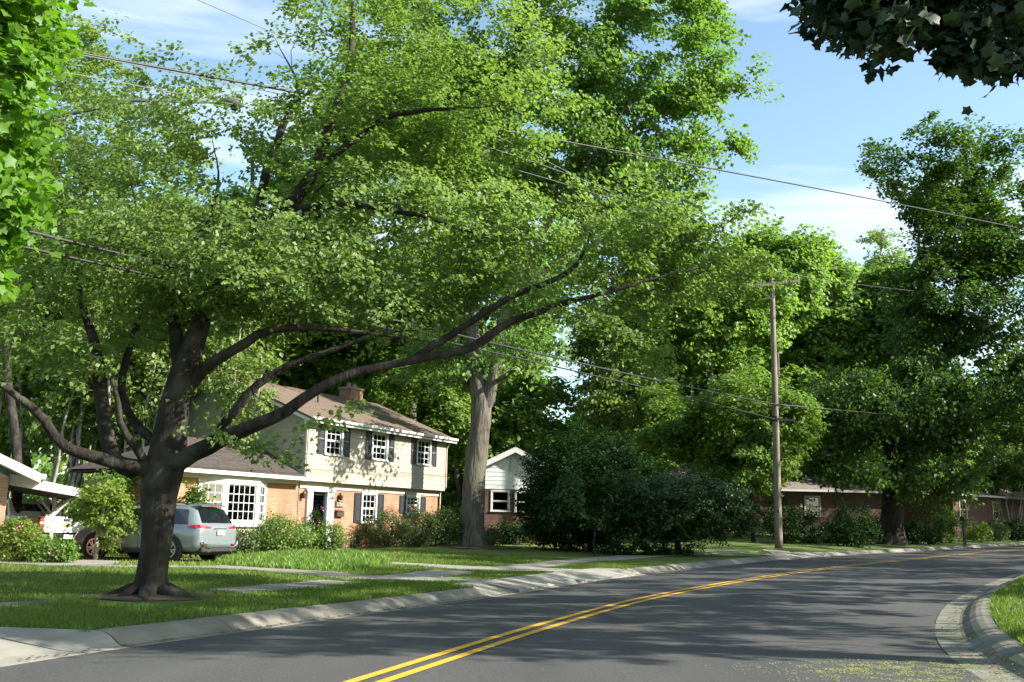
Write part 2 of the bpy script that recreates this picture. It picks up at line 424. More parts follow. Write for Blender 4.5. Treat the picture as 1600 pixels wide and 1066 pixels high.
# ------------------------------------------------------------------ foliage
MAPLE = np.array([(0, -.42), (.38, -.44), (.38, -.10), (.58, .20), (.27, .27), (0, .62),
                  (-.27, .27), (-.58, .20), (-.38, -.10), (-.38, -.44)])
def leaf_arrays(cen, size, rng, up=.9, outward=None, shape='rhomb', droop=0.0):
    N = len(cen)
    nr = rng.normal(0, .55, (N, 3)); nr[:, 2] += up
    if outward is not None: nr += outward * .5
    nr /= np.linalg.norm(nr, axis=1)[:, None]
    t = rng.normal(0, 1, (N, 3))
    if outward is not None: t += outward * .8
    t[:, 2] -= droop
    t -= nr * np.sum(t * nr, axis=1)[:, None]; t /= np.linalg.norm(t, axis=1)[:, None]
    s = np.cross(nr, t)
    sz = size * rng.uniform(.65, 1.25, N)
    if shape == 'rhomb':
        w = sz * .42; l = sz * .55
        V = np.empty((N, 4, 3))
        V[:, 0] = cen - t * l[:, None]
        V[:, 1] = cen + s * w[:, None] + nr * (sz * .12)[:, None] - t * (sz * .06)[:, None]
        V[:, 2] = cen + t * l[:, None] - nr * (sz * .08)[:, None]
        V[:, 3] = cen - s * w[:, None] + nr * (sz * .12)[:, None] - t * (sz * .06)[:, None]
        Fc = (np.arange(N)[:, None, None] * 4 + np.array([[0, 1, 2], [0, 2, 3]])[None]).reshape(-1, 3)
        return V.reshape(-1, 3), Fc, 2
    k = len(MAPLE)
    V = np.empty((N, k + 1, 3))
    V[:, k] = cen
    for i, (a, b) in enumerate(MAPLE):
        bend = .18 * abs(a) - .25 * max(b, 0) ** 2
        V[:, i] = cen + s * (sz * a)[:, None] + t * (sz * b)[:, None] + nr * (sz * bend)[:, None]
    tri = np.array([[k, i, (i + 1) % k] for i in range(k)])
    Fc = (np.arange(N)[:, None, None] * (k + 1) + tri[None]).reshape(-1, 3)
    return V.reshape(-1, 3), Fc, k
def tri_mesh(name, V, Fc, rnd=None):
    me = bpy.data.meshes.new(name)
    me.vertices.add(len(V)); me.vertices.foreach_set('co', np.ascontiguousarray(V, dtype=np.float32).ravel())
    nf = len(Fc)
    me.loops.add(nf * 3); me.loops.foreach_set('vertex_index', np.ascontiguousarray(Fc, dtype=np.int32).ravel())
    me.polygons.add(nf)
    me.polygons.foreach_set('loop_start', np.arange(0, nf * 3, 3, dtype=np.int32))
    me.polygons.foreach_set('loop_total', np.full(nf, 3, dtype=np.int32))
    me.update(calc_edges=True)
    if rnd is not None:
        a = me.attributes.new('rnd', 'FLOAT', 'FACE'); a.data.foreach_set('value', rnd.astype(np.float32))
    return me
def foliage_mesh(name, clusters, crnd, nleaf, lsize, crad, rng, flat=.45, up=.9, shape='rhomb', center=None, droop=0.0):
    n = len(clusters)
    cnt = rng.poisson(nleaf, n)
    idx = np.repeat(np.arange(n), cnt)
    d = rng.normal(0, 1, (len(idx), 3)); d /= np.linalg.norm(d, axis=1)[:, None]
    r = rng.uniform(0, 1, len(idx)) ** .5
    cr = crad * rng.uniform(.6, 1.35, n)[idx]
    # each cluster a tilted flattened spray
    off = d * (r * cr)[:, None]; off[:, 2] *= flat
    tilt = rng.normal(0, .35, (n, 2))[idx]
    off[:, 2] += off[:, 0] * tilt[:, 0] + off[:, 1] * tilt[:, 1] - (off[:, 0] ** 2 + off[:, 1] ** 2) / np.maximum(cr, .01) * .18
    cen = clusters[idx] + off
    outw = cen - (center if center is not None else clusters.mean(0)); outw /= (np.linalg.norm(outw, axis=1)[:, None] + 1e-6)
    V, Fc, k = leaf_arrays(cen, lsize, rng, up, outw, shape, droop)
    rv = np.clip(.65 * crnd[idx] + .35 * rng.uniform(0, 1, len(idx)), 0, 1)
    return tri_mesh(name, V, Fc, np.repeat(rv, k))
def sample_ells(ells, n, rng, gap=.0, gscale=.5, shell=.5):
    """ells: (centre Vector, (rx,ry,rz), weight)"""
    w = np.array([e[1][0] * e[1][1] * e[1][2] * (e[2] if len(e) > 2 else 1) for e in ells]) ** .85
    w /= w.sum()
    out = []
    while len(out) < n:
        e = ells[rng.choice(len(ells), p=w)]
        d = rng.normal(0, 1, 3); d /= np.linalg.norm(d)
        r = rng.uniform(0, 1) ** (1 / 3) if rng.uniform() > shell else rng.uniform(.72, 1.0)
        r *= 1 + .22 * mnoise.noise(Vector(d * 2.2) + Vector(e[0]) * .37)
        p = np.array(e[0]) + d * r * np.array(e[1])
        if gap and mnoise.noise(Vector(p) * gscale) < -gap: continue
        out.append(p)
    return np.array(out)

def grow(nodes, parents, rad, limb, clusters, base, seg, rng, tip):
    """greedy shortest-path branching from a given skeleton to every leaf cluster"""
    P = [np.array(p, float) for p in nodes]; par = list(parents); rd = list(rad); lb = list(limb)
    cap = 1 << 14
    arr = np.zeros((cap, 3)); arr[:len(P)] = P
    pl = np.zeros(cap)
    for i in range(1, len(P)): pl[i] = pl[par[i]] + np.linalg.norm(P[i] - P[par[i]])
    order = np.argsort(np.linalg.norm(clusters - base, axis=1))
    n = len(P)
    for ci in order:
        c = clusters[ci]
        dv = c - arr[:n]; d = np.linalg.norm(dv, axis=1)
        cost = d * (1 + .55 * np.clip(-dv[:, 2] / (d + .01), 0, 1)) + .12 * pl[:n]
        j = int(np.argmin(cost + (pl[:n] < pl[:len(nodes)].max() * .08) * 3.0))
        L_ = d[j]; k = max(1, int(math.ceil(L_ / seg)))
        prev = j; p0 = arr[j].copy()
        side = rng.normal(0, .10 * L_, 3); side[2] += .06 * L_
        for q in range(1, k + 1):
            t = q / k
            p = p0 + (c - p0) * t + side * 4 * t * (1 - t) * .6 + (rng.normal(0, .03, 3) * L_ * (q < k))
            P.append(p); par.append(prev); rd.append(0); lb.append(lb[prev])
            if n >= cap:
                arr = np.vstack([arr, np.zeros((cap, 3))]); pl = np.r_[pl, np.zeros(cap)]; cap *= 2
            arr[n] = p; pl[n] = pl[prev] + np.linalg.norm(p - arr[prev]); prev = n; n += 1
    # pipe model
    ch = [[] for _ in range(n)]
    for i in range(1, n):
        if par[i] >= 0: ch[par[i]].append(i)
    area = np.zeros(n)
    for i in range(n - 1, -1, -1):
        if not ch[i]: area[i] = max(area[i], tip ** 2.35)
        if par[i] >= 0: area[par[i]] += area[i]
    R = np.maximum(area ** (1 / 2.35), rd)
    # user radii cap
    ns = len(nodes)
    for i in range(ns):
        if rd[i] > 0: R[i] = rd[i]
    for i in range(ns, n):
        R[i] = min(R[i], R[par[i]] * .9)
    return arr[:n], par, ch, R, lb
def skeleton_mesh(arr, par, ch, R, lb, which, sides_big=14, rough=0.0, flare=None, minr=0.0):
    mb_v = []; mb_f = []
    n = len(arr)
    starts = []
    main = {}
    for i in range(n):
        if ch[i]:
            main[i] = max(ch[i], key=lambda k: (lb[k] == lb[i], R[k]))
    for i in range(n):
        if par[i] < 0: starts.append((i, [i]))
        elif main[par[i]] != i: starts.append((i, [par[i], i]))
    vb = 0
    for i0, chain in starts:
        if which is not None and lb[i0] != which: continue
        if R[i0] < minr: continue
        c = list(chain); k = chain[-1]
        while k in main:
            k = main[k]; c.append(k)
        pts = arr[c]; rr = np.array([R[q] for q in c])
        if len(chain) == 2: rr[0] = min(rr[0], rr[1] * 1.25)
        m = len(c)
        if m < 2: continue
        t = np.gradient(pts, axis=0); t /= (np.linalg.norm(t, axis=1)[:, None] + 1e-9)
        S = sides_big if rr.max() > .12 else (7 if rr.max() > .05 else (4 if rr.max() > .018 else 3))
        if flare and i0 == 0: S = 28
        a = np.cross(t[0], [0.31, .77, .12]); a /= np.linalg.norm(a)
        rows = []
        for q in range(m):
            a = a - t[q] * np.dot(a, t[q]); a /= (np.linalg.norm(a) + 1e-9); b = np.cross(t[q], a)
            an = np.arange(S) * 2 * pi / S
            r_ = np.full(S, rr[q])
            if rough and rr[q] > .05:
                for s_ in range(S):
                    dr = a * cos(an[s_]) + b * sin(an[s_])
                    pp = pts[q] + dr * rr[q]
                    r_[s_] *= 1 + rough * mnoise.noise(Vector((pp[0] * 5, pp[1] * 5, pp[2] * 1.6))) + rough * .5 * mnoise.noise(Vector((dr[0] * 3, dr[1] * 3, pp[2] * .7)))
            if flare and i0 == 0:
                hgt = pts[q][2] - pts[0][2]
                fl = math.exp(-max(hgt, 0) / flare[0])
                r_ *= 1 + fl * (flare[1] + flare[2] * np.clip(np.cos(an * 5 + .8) + .4 * np.cos(an * 3 + 2), -0.5, 2))
            rows.append(pts[q] + (np.cos(an)[:, None] * a + np.sin(an)[:, None] * b) * r_[:, None])
        V = np.concatenate(rows)
        mb_v.append(V)
        ii = np.arange(S); jj = (ii + 1) % S
        for q in range(m - 1):
            o_ = vb + q * S
            mb_f += list(zip((o_ + ii).tolist(), (o_ + jj).tolist(), (o_ + S + jj).tolist(), (o_ + S + ii).tolist()))
        vb += len(V)
    if not mb_v: return None
    me = bpy.data.meshes.new('wood')
    me.from_pydata(np.concatenate(mb_v).tolist(), [], mb_f); me.update()
    return me
def refine(path, step):
    """path of (x,y,z,r) -> smooth catmull"""
    p = np.array(path, float)
    P = np.vstack([2 * p[0] - p[1], p, 2 * p[-1] - p[-2]])
    out = [p[0]]
    for i in range(1, len(P) - 2):
        k = max(1, int(round(np.linalg.norm(P[i + 1][:3] - P[i][:3]) / step)))
        for t in np.arange(1, k + 1) / k:
            a, b, c, d = P[i - 1], P[i], P[i + 1], P[i + 2]
            out.append(.5 * ((2 * b) + (-a + c) * t + (2 * a - 5 * b + 4 * c - d) * t * t + (-a + 3 * b - 3 * c + d) * t ** 3))
    return np.array(out)
def tree(name, label, base, limbs, ells, ncl, nleaf, lsize, crad, lmat, bmat, seed, group=None, tip=.008, flat=.45,
         seg=.5, gap=0.0, gscale=.5, shell=.5, up=.9, split=False, flare=None, rough=.1, shape='rhomb', cat='tree', extra_clusters=None,
         droop=0.0, sides=14, clusters=None, sunk=.15, crown_name='crown', minr=0.0, nsplit=None):
    rng = np.random.default_rng(seed)
    base = Vector(base)
    root = empty(name, base, 0, label, cat, group)
    nodes, par, rad, lb = [], [], [], []
    for li, path in enumerate(limbs):
        pp = refine(path, seg * .6 if li else .3)
        if li:
            for q_ in range(1, len(pp)):
                am = .03 + .25 * pp[q_, 3]
                for ax in range(3): pp[q_, ax] += am * mnoise.noise(Vector((pp[q_, 0] * 1.7 + 9 * ax, pp[q_, 1] * 1.7, pp[q_, 2] * 1.7)))
            nq = len(pp); tt_ = np.arange(nq) / (nq - 1); pp[:, 3] *= .88; pp[:, 3] *= 1 - .78 * smst((tt_ - .55) / .45)
        if li == 0:
            pp[0, 2] -= sunk
            nodes += [q[:3] for q in pp]; rad += [q[3] for q in pp]; par += [-1] + list(range(len(pp) - 1)); lb += [0] * len(pp)
        else:
            d = np.linalg.norm(np.array(nodes) - pp[0, :3], axis=1); j = int(np.argmin(d)); b0 = len(nodes)
            nodes += [q[:3] for q in pp]; rad += [q[3] for q in pp]; par += [j] + list(range(b0, b0 + len(pp) - 1)); lb += [li] * len(pp)
    if clusters is None:
        clusters = sample_ells(ells, ncl, rng, gap, gscale, shell)
    if extra_clusters is not None: clusters = np.vstack([clusters, extra_clusters])
    arr, par, ch, R, lb = grow(nodes, par, rad, lb, clusters, np.array(nodes[0]), seg, rng, tip)
    loc = np.array(base)
    if lsize >= .19 and not minr: minr = tip * 1.15
    parts = sorted(set(lb)) if split else [None]
    for w in parts:
        me = skeleton_mesh(arr - loc, par, ch, R, lb, w, sides, rough, flare if w in (0, None) else None, minr)
        if me is None: continue
        link('trunk' if w in (0, None) else 'limb', me, bmat, root, smooth=True)
    crnd = np.array([.5 + .5 * mnoise.noise(Vector(c) * .45) + rng.normal(0, .18) for c in clusters])
    if nsplit is not None:
        fm = foliage_mesh(crown_name, (clusters - loc)[nsplit:], crnd[nsplit:], 60, lsize * 1.25, .6, rng, flat, up, 'rhomb')
        link(crown_name, fm, lmat, root)
        clusters = clusters[:nsplit]; crnd = crnd[:nsplit]
    fm = foliage_mesh(crown_name, clusters - loc, crnd, nleaf, lsize, crad, rng, flat, up, shape, droop=droop)
    link(crown_name, fm, lmat, root)
    return root
def EL(px, py, Y, rx, ry, rd, w=1):
    k = Y / F_PX
    return (PY(px, py, Y), (rx * k, rd, ry * k), w)
def LP(pts):
    """limb path from survey: (px,py,Y,radius_px)"""
    return [(*PY(a, b, Y), r * Y / F_PX) for a, b, Y, r in pts]
def auto_trunk(base, top, r, rng, wob=.3):
    base = Vector(base); top = Vector(top)
    out = []
    for i in range(7):
        t = i / 6
        p = base.lerp(top, t) + Vector((rng.normal(0, 1), rng.normal(0, 1), 0)) * min(wob, (top.z - base.z) * .03) * (t * (1 - t) * 2)
        out.append((*p, r * (1 - .75 * t) + .01))
    return out
def simple_tree(name, label, base, top, r, ells, ncl, nleaf, lsize, crad, lmat, bmat, seed, **kw):
    rng = np.random.default_rng(seed + 999)
    return tree(name, label, base, [auto_trunk(base, top, r, rng)], ells, ncl, nleaf, lsize, crad, lmat, bmat, seed, **kw)
def shrub(name, label, base, rx, ry, h, n, lsize, lmat, seed, group=None, cat='shrub', flower=None, stems=7, up=.5, z0=.0, fl=.25):
    rng = np.random.default_rng(seed)
    root = empty(name, base, 0, label, cat, group)
    cl = sample_ells([(Vector((0, 0, h * .52)), (rx, ry, h * .48))], max(12, n // 45), rng, 0, 1, .8)
    cl[:, 2] = np.maximum(cl[:, 2], .06)
    crnd = rng.uniform(0, 1, len(cl))
    fm = foliage_mesh('foliage', cl, crnd, 45, lsize, min(rx, h) * .33 + .05, rng, .75, up, center=np.array([0, 0, h * .3]))
    link('foliage', fm, lmat, root)
    m = MB()
    for i in range(stems):
        c = cl[rng.integers(len(cl))]
        m.tube([(c[0] * .15, c[1] * .15, -.05), (c[0] * .5, c[1] * .5, c[2] * .55), tuple(c)], [.02, .014, .006], 5)
    m.build('stems', M_BARK, root)
    if flower is not None:
        fc = cl[rng.choice(len(cl), max(3, int(len(cl) * fl)))] + rng.normal(0, .08, (max(3, int(len(cl) * fl)), 3)) + np.array([0, -.1, .12])
        fm = foliage_mesh('blossom', fc, rng.uniform(0, 1, len(fc)), 12, .06, .13, rng, .8)
        link('blossom', fm, flower, root)
    return root

# =================================================================== GROUND
def grid_mesh(name, X, Y, Z, mat, kind='structure'):
    a, b = X.shape
    V = np.c_[X.ravel(), Y.ravel(), Z.ravel()]
    i = np.arange(a - 1)[:, None] * b + np.arange(b - 1)[None]
    Fc = np.stack([i, i + 1, i + b + 1, i + b], -1).reshape(-1, 4)
    me = bpy.data.meshes.new(name); me.from_pydata(V.tolist(), [], Fc.tolist()); me.update()
    bm = bmesh.new(); bm.from_mesh(me)
    bm.normal_update()
    if sum(f.normal.z for f in bm.faces) < 0: bmesh.ops.reverse_faces(bm, faces=bm.faces)
    bm.to_mesh(me); bm.free()
    return tag(link(name, me, mat, smooth=True), kind=kind)

gx, gy = np.meshgrid(np.linspace(-900, 900, 40), np.linspace(-300, 1500, 40), indexing='ij')
grid_mesh('ground', gx, gy, np.full(gx.shape, -.7), M_EARTH)

def match(curve, n):
    s = np.r_[0, np.cumsum(np.hypot(*np.diff(curve, axis=0).T))]
    ss = np.linspace(0, s[-1], n)
    return np.c_[np.interp(ss, s, curve[:, 0]), np.interp(ss, s, curve[:, 1])]
nn = 260
l_, r_ = match(LEF, nn), match(RIG, nn)
ts = np.linspace(0, 1, 11)
X = l_[:, 0:1] * (1 - ts) + r_[:, 0:1] * ts; Y = l_[:, 1:2] * (1 - ts) + r_[:, 1:2] * ts
Z = Bz(X) + .05 * 4 * ts * (1 - ts) * .6
road = grid_mesh('road', X, Y, Z, M_ASPH)
ROADX, ROADY, ROADZ = X, Y, Z
def road_z(x, y):
    dl = dist_to(LEF, x, y); dr = dist_to(RIG, x, y); t = dl / (dl + dr)
    return Bz(np.atleast_1d(x)) + .12 * t * (1 - t)
# double yellow line
for off, nm in ((.125, 'yellow_line'), (-.125, 'yellow_line')):
    a = curve_off(YEL, off - .055, 1); b = curve_off(YEL, off + .055, 1)
    X = np.c_[a[:, 0], b[:, 0]]; Y = np.c_[a[:, 1], b[:, 1]]
    Z = np.c_[road_z(a[:, 0], a[:, 1]), road_z(b[:, 0], b[:, 1])] + .008
    grid_mesh(nm, X, Y, Z, M_YEL)

# lawns
APR0 = [(0, .003), (.30, .010), (.40, .022), (.60, .045), (.95, .09), (1.45, .150), (1.85, .168)]
APRS = [[(t * f, z) for t, z in APR0] for f in (1.25, .66, .66)]
def lawn(name, curve, side, hf, tmax):
    t0 = (KERB_L if side == 1 else KERB_W) - .05
    c = curve[::2]
    ts = np.r_[t0, t0 + .35, np.linspace(1.6, 30, 46), np.linspace(34, tmax, 14)] if side == 1 else np.r_[t0, t0 + .35, np.linspace(1.6, 22, 30), np.linspace(25, tmax, 6)]
    t = tangents(c); n = np.c_[-t[:, 1], t[:, 0]] * side
    for _ in range(30):
        n[1:-1] = .25 * n[:-2] + .5 * n[1:-1] + .25 * n[2:]
    X = c[:, 0:1] + n[:, 0:1] * ts; Y = c[:, 1:2] + n[:, 1:2] * ts
    Z = hf(X.ravel(), Y.ravel()).reshape(X.shape)
    Z += np.array([.012 * mnoise.noise(Vector((x * .8, y * .8, 0))) for x, y in zip(X.ravel(), Y.ravel())]).reshape(X.shape)
    Z[:, 0] = Z[:, 1] - .01
    if side == 1:
        sc = np.r_[0, np.cumsum(np.hypot(*np.diff(curve, axis=0).T))][::2]
        for (a, b), AP in zip(openL, APRS):
            ta = np.array([q[0] for q in AP]); za = np.array([q[1] for q in AP])
            rows = np.nonzero((sc > a - .6) & (sc < b + .6))[0]; cols = np.nonzero(ts < ta[-1])[0]
            for r in rows:
                for q in cols: Z[r, q] = min(Z[r, q], float(Bz(X[r, q])) + float(np.interp(ts[q], ta, za)) - .012)
    return grid_mesh(name, X, Y, Z, M_LAWN)

# kerbs: gutter pan and rolled face, cast in lengths with open joints
def arclen(c): return np.r_[0, np.cumsum(np.hypot(*np.diff(c, axis=0).T))]
def near_s(c, p): return arclen(c)[int(np.argmin(np.hypot(c[:, 0] - p[0], c[:, 1] - p[1])))]
def strip_piece(c, side, s0, s1, prof, name, mat, parent, base_z=-.12, prof1=None):
    s = arclen(c); k = max(2, int((s1 - s0) / .5) + 1); ss = np.linspace(s0, s1, k)
    p = np.c_[np.interp(ss, s, c[:, 0]), np.interp(ss, s, c[:, 1])]
    t = np.gradient(p, axis=0); t /= np.linalg.norm(t, axis=1)[:, None]; n = np.c_[-t[:, 1], t[:, 0]] * side
    v = []; f = []; m = len(prof)
    k = max(k, 4) if prof1 is not None else k; ss = np.linspace(s0, s1, k)
    p = np.c_[np.interp(ss, s, c[:, 0]), np.interp(ss, s, c[:, 1])]
    t = np.gradient(p, axis=0); t /= np.linalg.norm(t, axis=1)[:, None]; n = np.c_[-t[:, 1], t[:, 0]] * side
    for i in range(k):
        z = float(Bz(p[i, 0]))
        u_ = i / (k - 1); pr_ = prof if prof1 is None else [(a[0] * (1 - u_) + b[0] * u_, a[1] * (1 - u_) + b[1] * u_) for a, b in zip(prof, prof1)]
        for (o_, h) in pr_: v.append((p[i, 0] + n[i, 0] * o_, p[i, 1] + n[i, 1] * o_, z + h))
        v.append((p[i, 0] + n[i, 0] * pr_[-1][0], p[i, 1] + n[i, 1] * pr_[-1][0], z + base_z))
        v.append((p[i, 0] + n[i, 0] * pr_[0][0], p[i, 1] + n[i, 1] * pr_[0][0], z + base_z))
    w = m + 2
    for i in range(k - 1):
        for q in range(w): f.append((i * w + q, (i + 1) * w + q, (i + 1) * w + (q + 1) % w, i * w + (q + 1) % w))
    f.append(tuple(range(w))); f.append(tuple(range((k - 1) * w, k * w))[::-1])
    mb = MB().add(v, f)
    return mb.build(name, mat, parent)
PROF = [(0, .003), (.30, .012), (.36, .03), (.44, .085), (.52, .125), (.60, .145), (KERB_W - .02, .15)]
PROF_L = [(0, .003), (.12, .010), (.19, .045), (.26, .095), (.34, .130), (.42, .148), (KERB_L - .01, .153)]
PROF_BED = [(-.02, -.05), (KERB_L, -.04)]
openings = []
def kerb(curve, side, smin, smax, opens, mat, name, PROF):
    root = strip_piece(curve, side, smin, smax, PROF_BED, name, M_MULCH, None, -.25)
    tag(root, kind='structure')
    s = smin; rng = random.Random(5)
    while s < smax - .5:
        e = min(s + 1.9 + rng.uniform(-.05, .05), smax)
        cut = False
        for a, b in opens:
            if a <= s + 1e-6 < b: s = b; cut = True
            elif s < a < e: e = a
        if cut: continue
        if e - s > .15:
            dz = rng.uniform(-.004, .006)
            strip_piece(curve, side, s + .007, e - .007, [(o_, h + dz) for o_, h in PROF], 'kerb_stone', mat, root)
        s = e
    return root
sA0, sA1 = near_s(LEF, Groad(-400, 1100)), near_s(LEF, Groad(110, 1023))
sB0, sB1 = near_s(LEF, Groad(795, 929)), near_s(LEF, Groad(1000, 899))
sC0, sC1 = near_s(LEF, Groad(1222, 874)), near_s(LEF, Groad(1292, 869.5))
openL = [(sA0, sA1), (sB0, sB1), (sC0, sC1)]
openK = [(a - .61, b + .61) for a, b in openL]
sEnd = min(arclen(LEF)[-1] - 2, near_s(LEF, (50, 86)))
lawn('lawn', LEF, 1, lawn_left, 170)
lawn('verge_lawn', RIG, -1, lawn_right, 34)
kerb(LEF, 1, 14, sEnd, openK, M_CONC, 'kerb', PROF_L)
kerb(RIG, -1, 14, near_s(RIG, (34, 54)), [], M_CONCM, 'verge_kerb', PROF)
# driveway aprons: a shallow dip in the kerb line, poured slab behind
for (a, b), k, APR in zip(openL, (3, 4, 2), APRS):
    root = None
    for i in range(k):
        s0 = a + (b - a) * i / k; s1 = a + (b - a) * (i + 1) / k
        pc = strip_piece(LEF, 1, s0 + .008, s1 - .008, APR, 'driveway_apron' if root is None else 'apron_slab', M_CONC2, root)
        if root is None: root = tag(pc, kind='structure')
    strip_piece(LEF, 1, b + .008, b + .6, APR, 'apron_slab', M_CONC2, root, prof1=PROF_L)
    strip_piece(LEF, 1, a - .6, a - .008, PROF_L, 'apron_slab', M_CONC2, root, prof1=APR)

LEF_S = arclen(LEF)
def h_drive(x, y):
    """drive surface: the lawn level, dipping with the apron near the kerb"""
    d = float(dist_to(LEF, x, y)[0]); s_ = LEF_S[int(np.argmin(np.hypot(LEF[:, 0] - x, LEF[:, 1] - y)))]
    h = hL(x, y) + .022
    for (a, b), AP in zip(openL, APRS):
        if a - .8 < s_ < b + .8 and d < AP[-1][0] + .25:
            h = min(h, float(Bz(x)) + float(np.interp(d, [q[0] for q in AP], [q[1] for q in AP])) + .007)
    return h
def drape(name, pts_px, mat, off=.028, world=False, cuts=5, hf=hL, parent=None):
    pts = [(p[0], p[1]) if world else G(*p)[:2] for p in pts_px]
    bm = bmesh.new()
    vs = [bm.verts.new((x, y, 0)) for x, y in pts]
    bm.faces.new(vs)
    bmesh.ops.triangulate(bm, faces=bm.faces[:])
    bmesh.ops.subdivide_edges(bm, edges=bm.edges[:], cuts=cuts, use_grid_fill=True)
    bmesh.ops.triangulate(bm, faces=bm.faces[:])
    for v in bm.verts: v.co.z = h_drive(v.co.x, v.co.y)
    bm.normal_update()
    for f in bm.faces:
        if f.normal.z < 0: f.normal_flip()
    ext = bmesh.ops.extrude_face_region(bm, geom=bm.faces[:])
    for g in ext['geom']:
        if isinstance(g, bmesh.types.BMVert): pass
    # sides: top faces were moved up, keep a skirt
    tv = [g for g in ext['geom'] if isinstance(g, bmesh.types.BMVert)]
    old = [v for v in bm.verts if v not in set(tv)]
    for v in old: v.co.z -= .10
    me = bpy.data.meshes.new(name); bm.to_mesh(me); bm.free()
    return tag(link(name, me, mat, parent), kind=None if parent else 'structure')

# driveway of the two-storey house, from the first apron up to the parked car
drive1 = drape('driveway', [(912, 904), (878, 908.5), (852, 909.5), (775, 909), (700, 903.5), (632, 902), (582, 901), (520, 895), (420, 889.5), (345, 884.5), (200, 878), (60, 874),
                            (-40, 872), (-40, 880), (60, 884), (200, 887), (320, 888.5), (400, 892.5), (440, 896), (495, 900.5), (535, 906), (582, 907), (720, 909.5), (770, 912.5), (812, 917), (850, 913)], M_CONC2)
# second driveway
drive2 = drape('driveway', [(992, 893.5), (902, 891), (845, 888), (752, 886.5), (640, 881), (560, 877), (560, 880), (640, 884), (690, 888.5), (715, 890.5), (760, 891.2), (840, 893.5), (885, 897), (906, 901), (915, 904), (940, 905), (975, 899.5)], M_CONC2)
drape('driveway', [(1195, 862), (1190, 859), (1215, 861), (1240, 863.5), (1288, 865), (1292, 866.5), (1230, 871), (1222, 868.5)], M_CONC2)

# sidewalk slabs
sw_px = [(-60, 950), (0, 945.5), (60, 942), (300, 929), (357, 924.5), (480, 914.5), (535, 909)]
def slabs(name, px, w=1.15, step=1.5, mat=M_CONC2, off=.03, wl=None):
    c = resample([G(*p)[:2] for p in px], .5)
    root = None; s = arclen(c); q = 0; rng = random.Random(3)
    while q < s[-1] - .4:
        e = min(q + step, s[-1])
        ss = np.array([q + .012, e - .012]); p = np.c_[np.interp(ss, s, c[:, 0]), np.interp(ss, s, c[:, 1])]
        t = (p[1] - p[0]) / np.linalg.norm(p[1] - p[0]); n = np.array([-t[1], t[0]]) * w / 2
        co = [p[0] - n, p[1] - n, p[1] + n, p[0] + n]; dz = rng.uniform(-.006, .008)
        hz = [hL(*k) + off + dz for k in co]
        m = MB().hexa([(*k, h - .1) for k, h in zip(co, hz)] + [(*k, h) for k, h in zip(co, hz)])
        o = m.build(name if root is None else 'slab', mat, root, bevel=.008)
        if root is None: root = tag(o, kind='structure')
        q = e
slabs('sidewalk', [(-60, 951), (0, 946), (92, 940)], .55, 1.5, M_CONCM, .012)
slabs('sidewalk', [(345, 925.3), (357, 924.5), (480, 914.5), (535, 909)], 1.0, 1.5, M_CONC2, .012)
slabs('sidewalk', [(632, 903.5), (680, 899), (712, 893.5)])
slabs('sidewalk', [(800, 888), (835, 885.5), (880, 880), (940, 874.5), (1002, 869.3), (1080, 865.5), (1170, 861.8)])
slabs('garden_path', [(415, 868), (445, 861.5), (487, 854.5), (500, 851)], 1.0, .9, M_CONC2)

# grass blades on the nearer lawns
def grass(name, curve, side, s0, s1, t0, t1, n, hf, hmin, hmax, seed, bias=1.0, wid=.010, avoid=None):
    rng = np.random.default_rng(seed)
    s = arclen(curve); ss = s0 + (s1 - s0) * rng.uniform(0, 1, n) ** bias
    tt = t0 + (t1 - t0) * rng.uniform(0, 1, n) ** 1.5
    t = tangents(curve); nrm = np.c_[-t[:, 1], t[:, 0]] * side
    for _ in range(30): nrm[1:-1] = .25 * nrm[:-2] + .5 * nrm[1:-1] + .25 * nrm[2:]
    x = np.interp(ss, s, curve[:, 0]) + np.interp(ss, s, nrm[:, 0]) * tt
    y = np.interp(ss, s, curve[:, 1]) + np.interp(ss, s, nrm[:, 1]) * tt
    if avoid is not None:
        keep = np.ones(len(x), bool)
        for a, b in avoid: keep &= ~((ss > a) & (ss < b) & (tt < 1.35))
        x, y = x[keep], y[keep]
    z = hf(x, y)
    N = len(x); h = rng.uniform(hmin, hmax, N); a = rng.uniform(0, 2 * pi, N); w = wid * rng.uniform(.7, 1.5, N)
    lean = rng.normal(0, .45, (N, 2)) * h[:, None]
    V = np.empty((N, 3, 3)); V[:, 0] = np.c_[x - np.cos(a) * w, y - np.sin(a) * w, z - .01]; V[:, 1] = np.c_[x + np.cos(a) * w, y + np.sin(a) * w, z - .01]
    V[:, 2] = np.c_[x + lean[:, 0], y + lean[:, 1], z + h]
    me = tri_mesh(name, V.reshape(-1, 3), np.arange(N * 3).reshape(-1, 3), np.clip(rng.normal(.45, .25, N), 0, 1))
    return tag(link(name, me, LM_GRASS), kind='stuff')
def poly_mask(x, y, polys):
    inside = np.zeros(len(x), bool)
    for P in polys:
        c = np.zeros(len(x), bool); n = len(P)
        for i in range(n):
            x1, y1 = P[i]; x2, y2 = P[(i + 1) % n]
            cond = ((y1 > y) != (y2 > y)) & (x < (x2 - x1) * (y - y1) / (y2 - y1 + 1e-12) + x1)
            c ^= cond
        inside |= c
    return inside
sT = near_s(LEF, (-4, 11)); sF = near_s(LEF, Groad(1100, 888))
def left_grass(x, y): return lawn_left(x, y)
PAVED = []
for o in bpy.data.objects:
    if o.type == 'MESH' and o.name.split('.')[0] in ('slab', 'sidewalk'):
        PAVED.append([(v.co.x, v.co.y) for v in list(o.data.vertices)][:0] or None)
PAVED = []
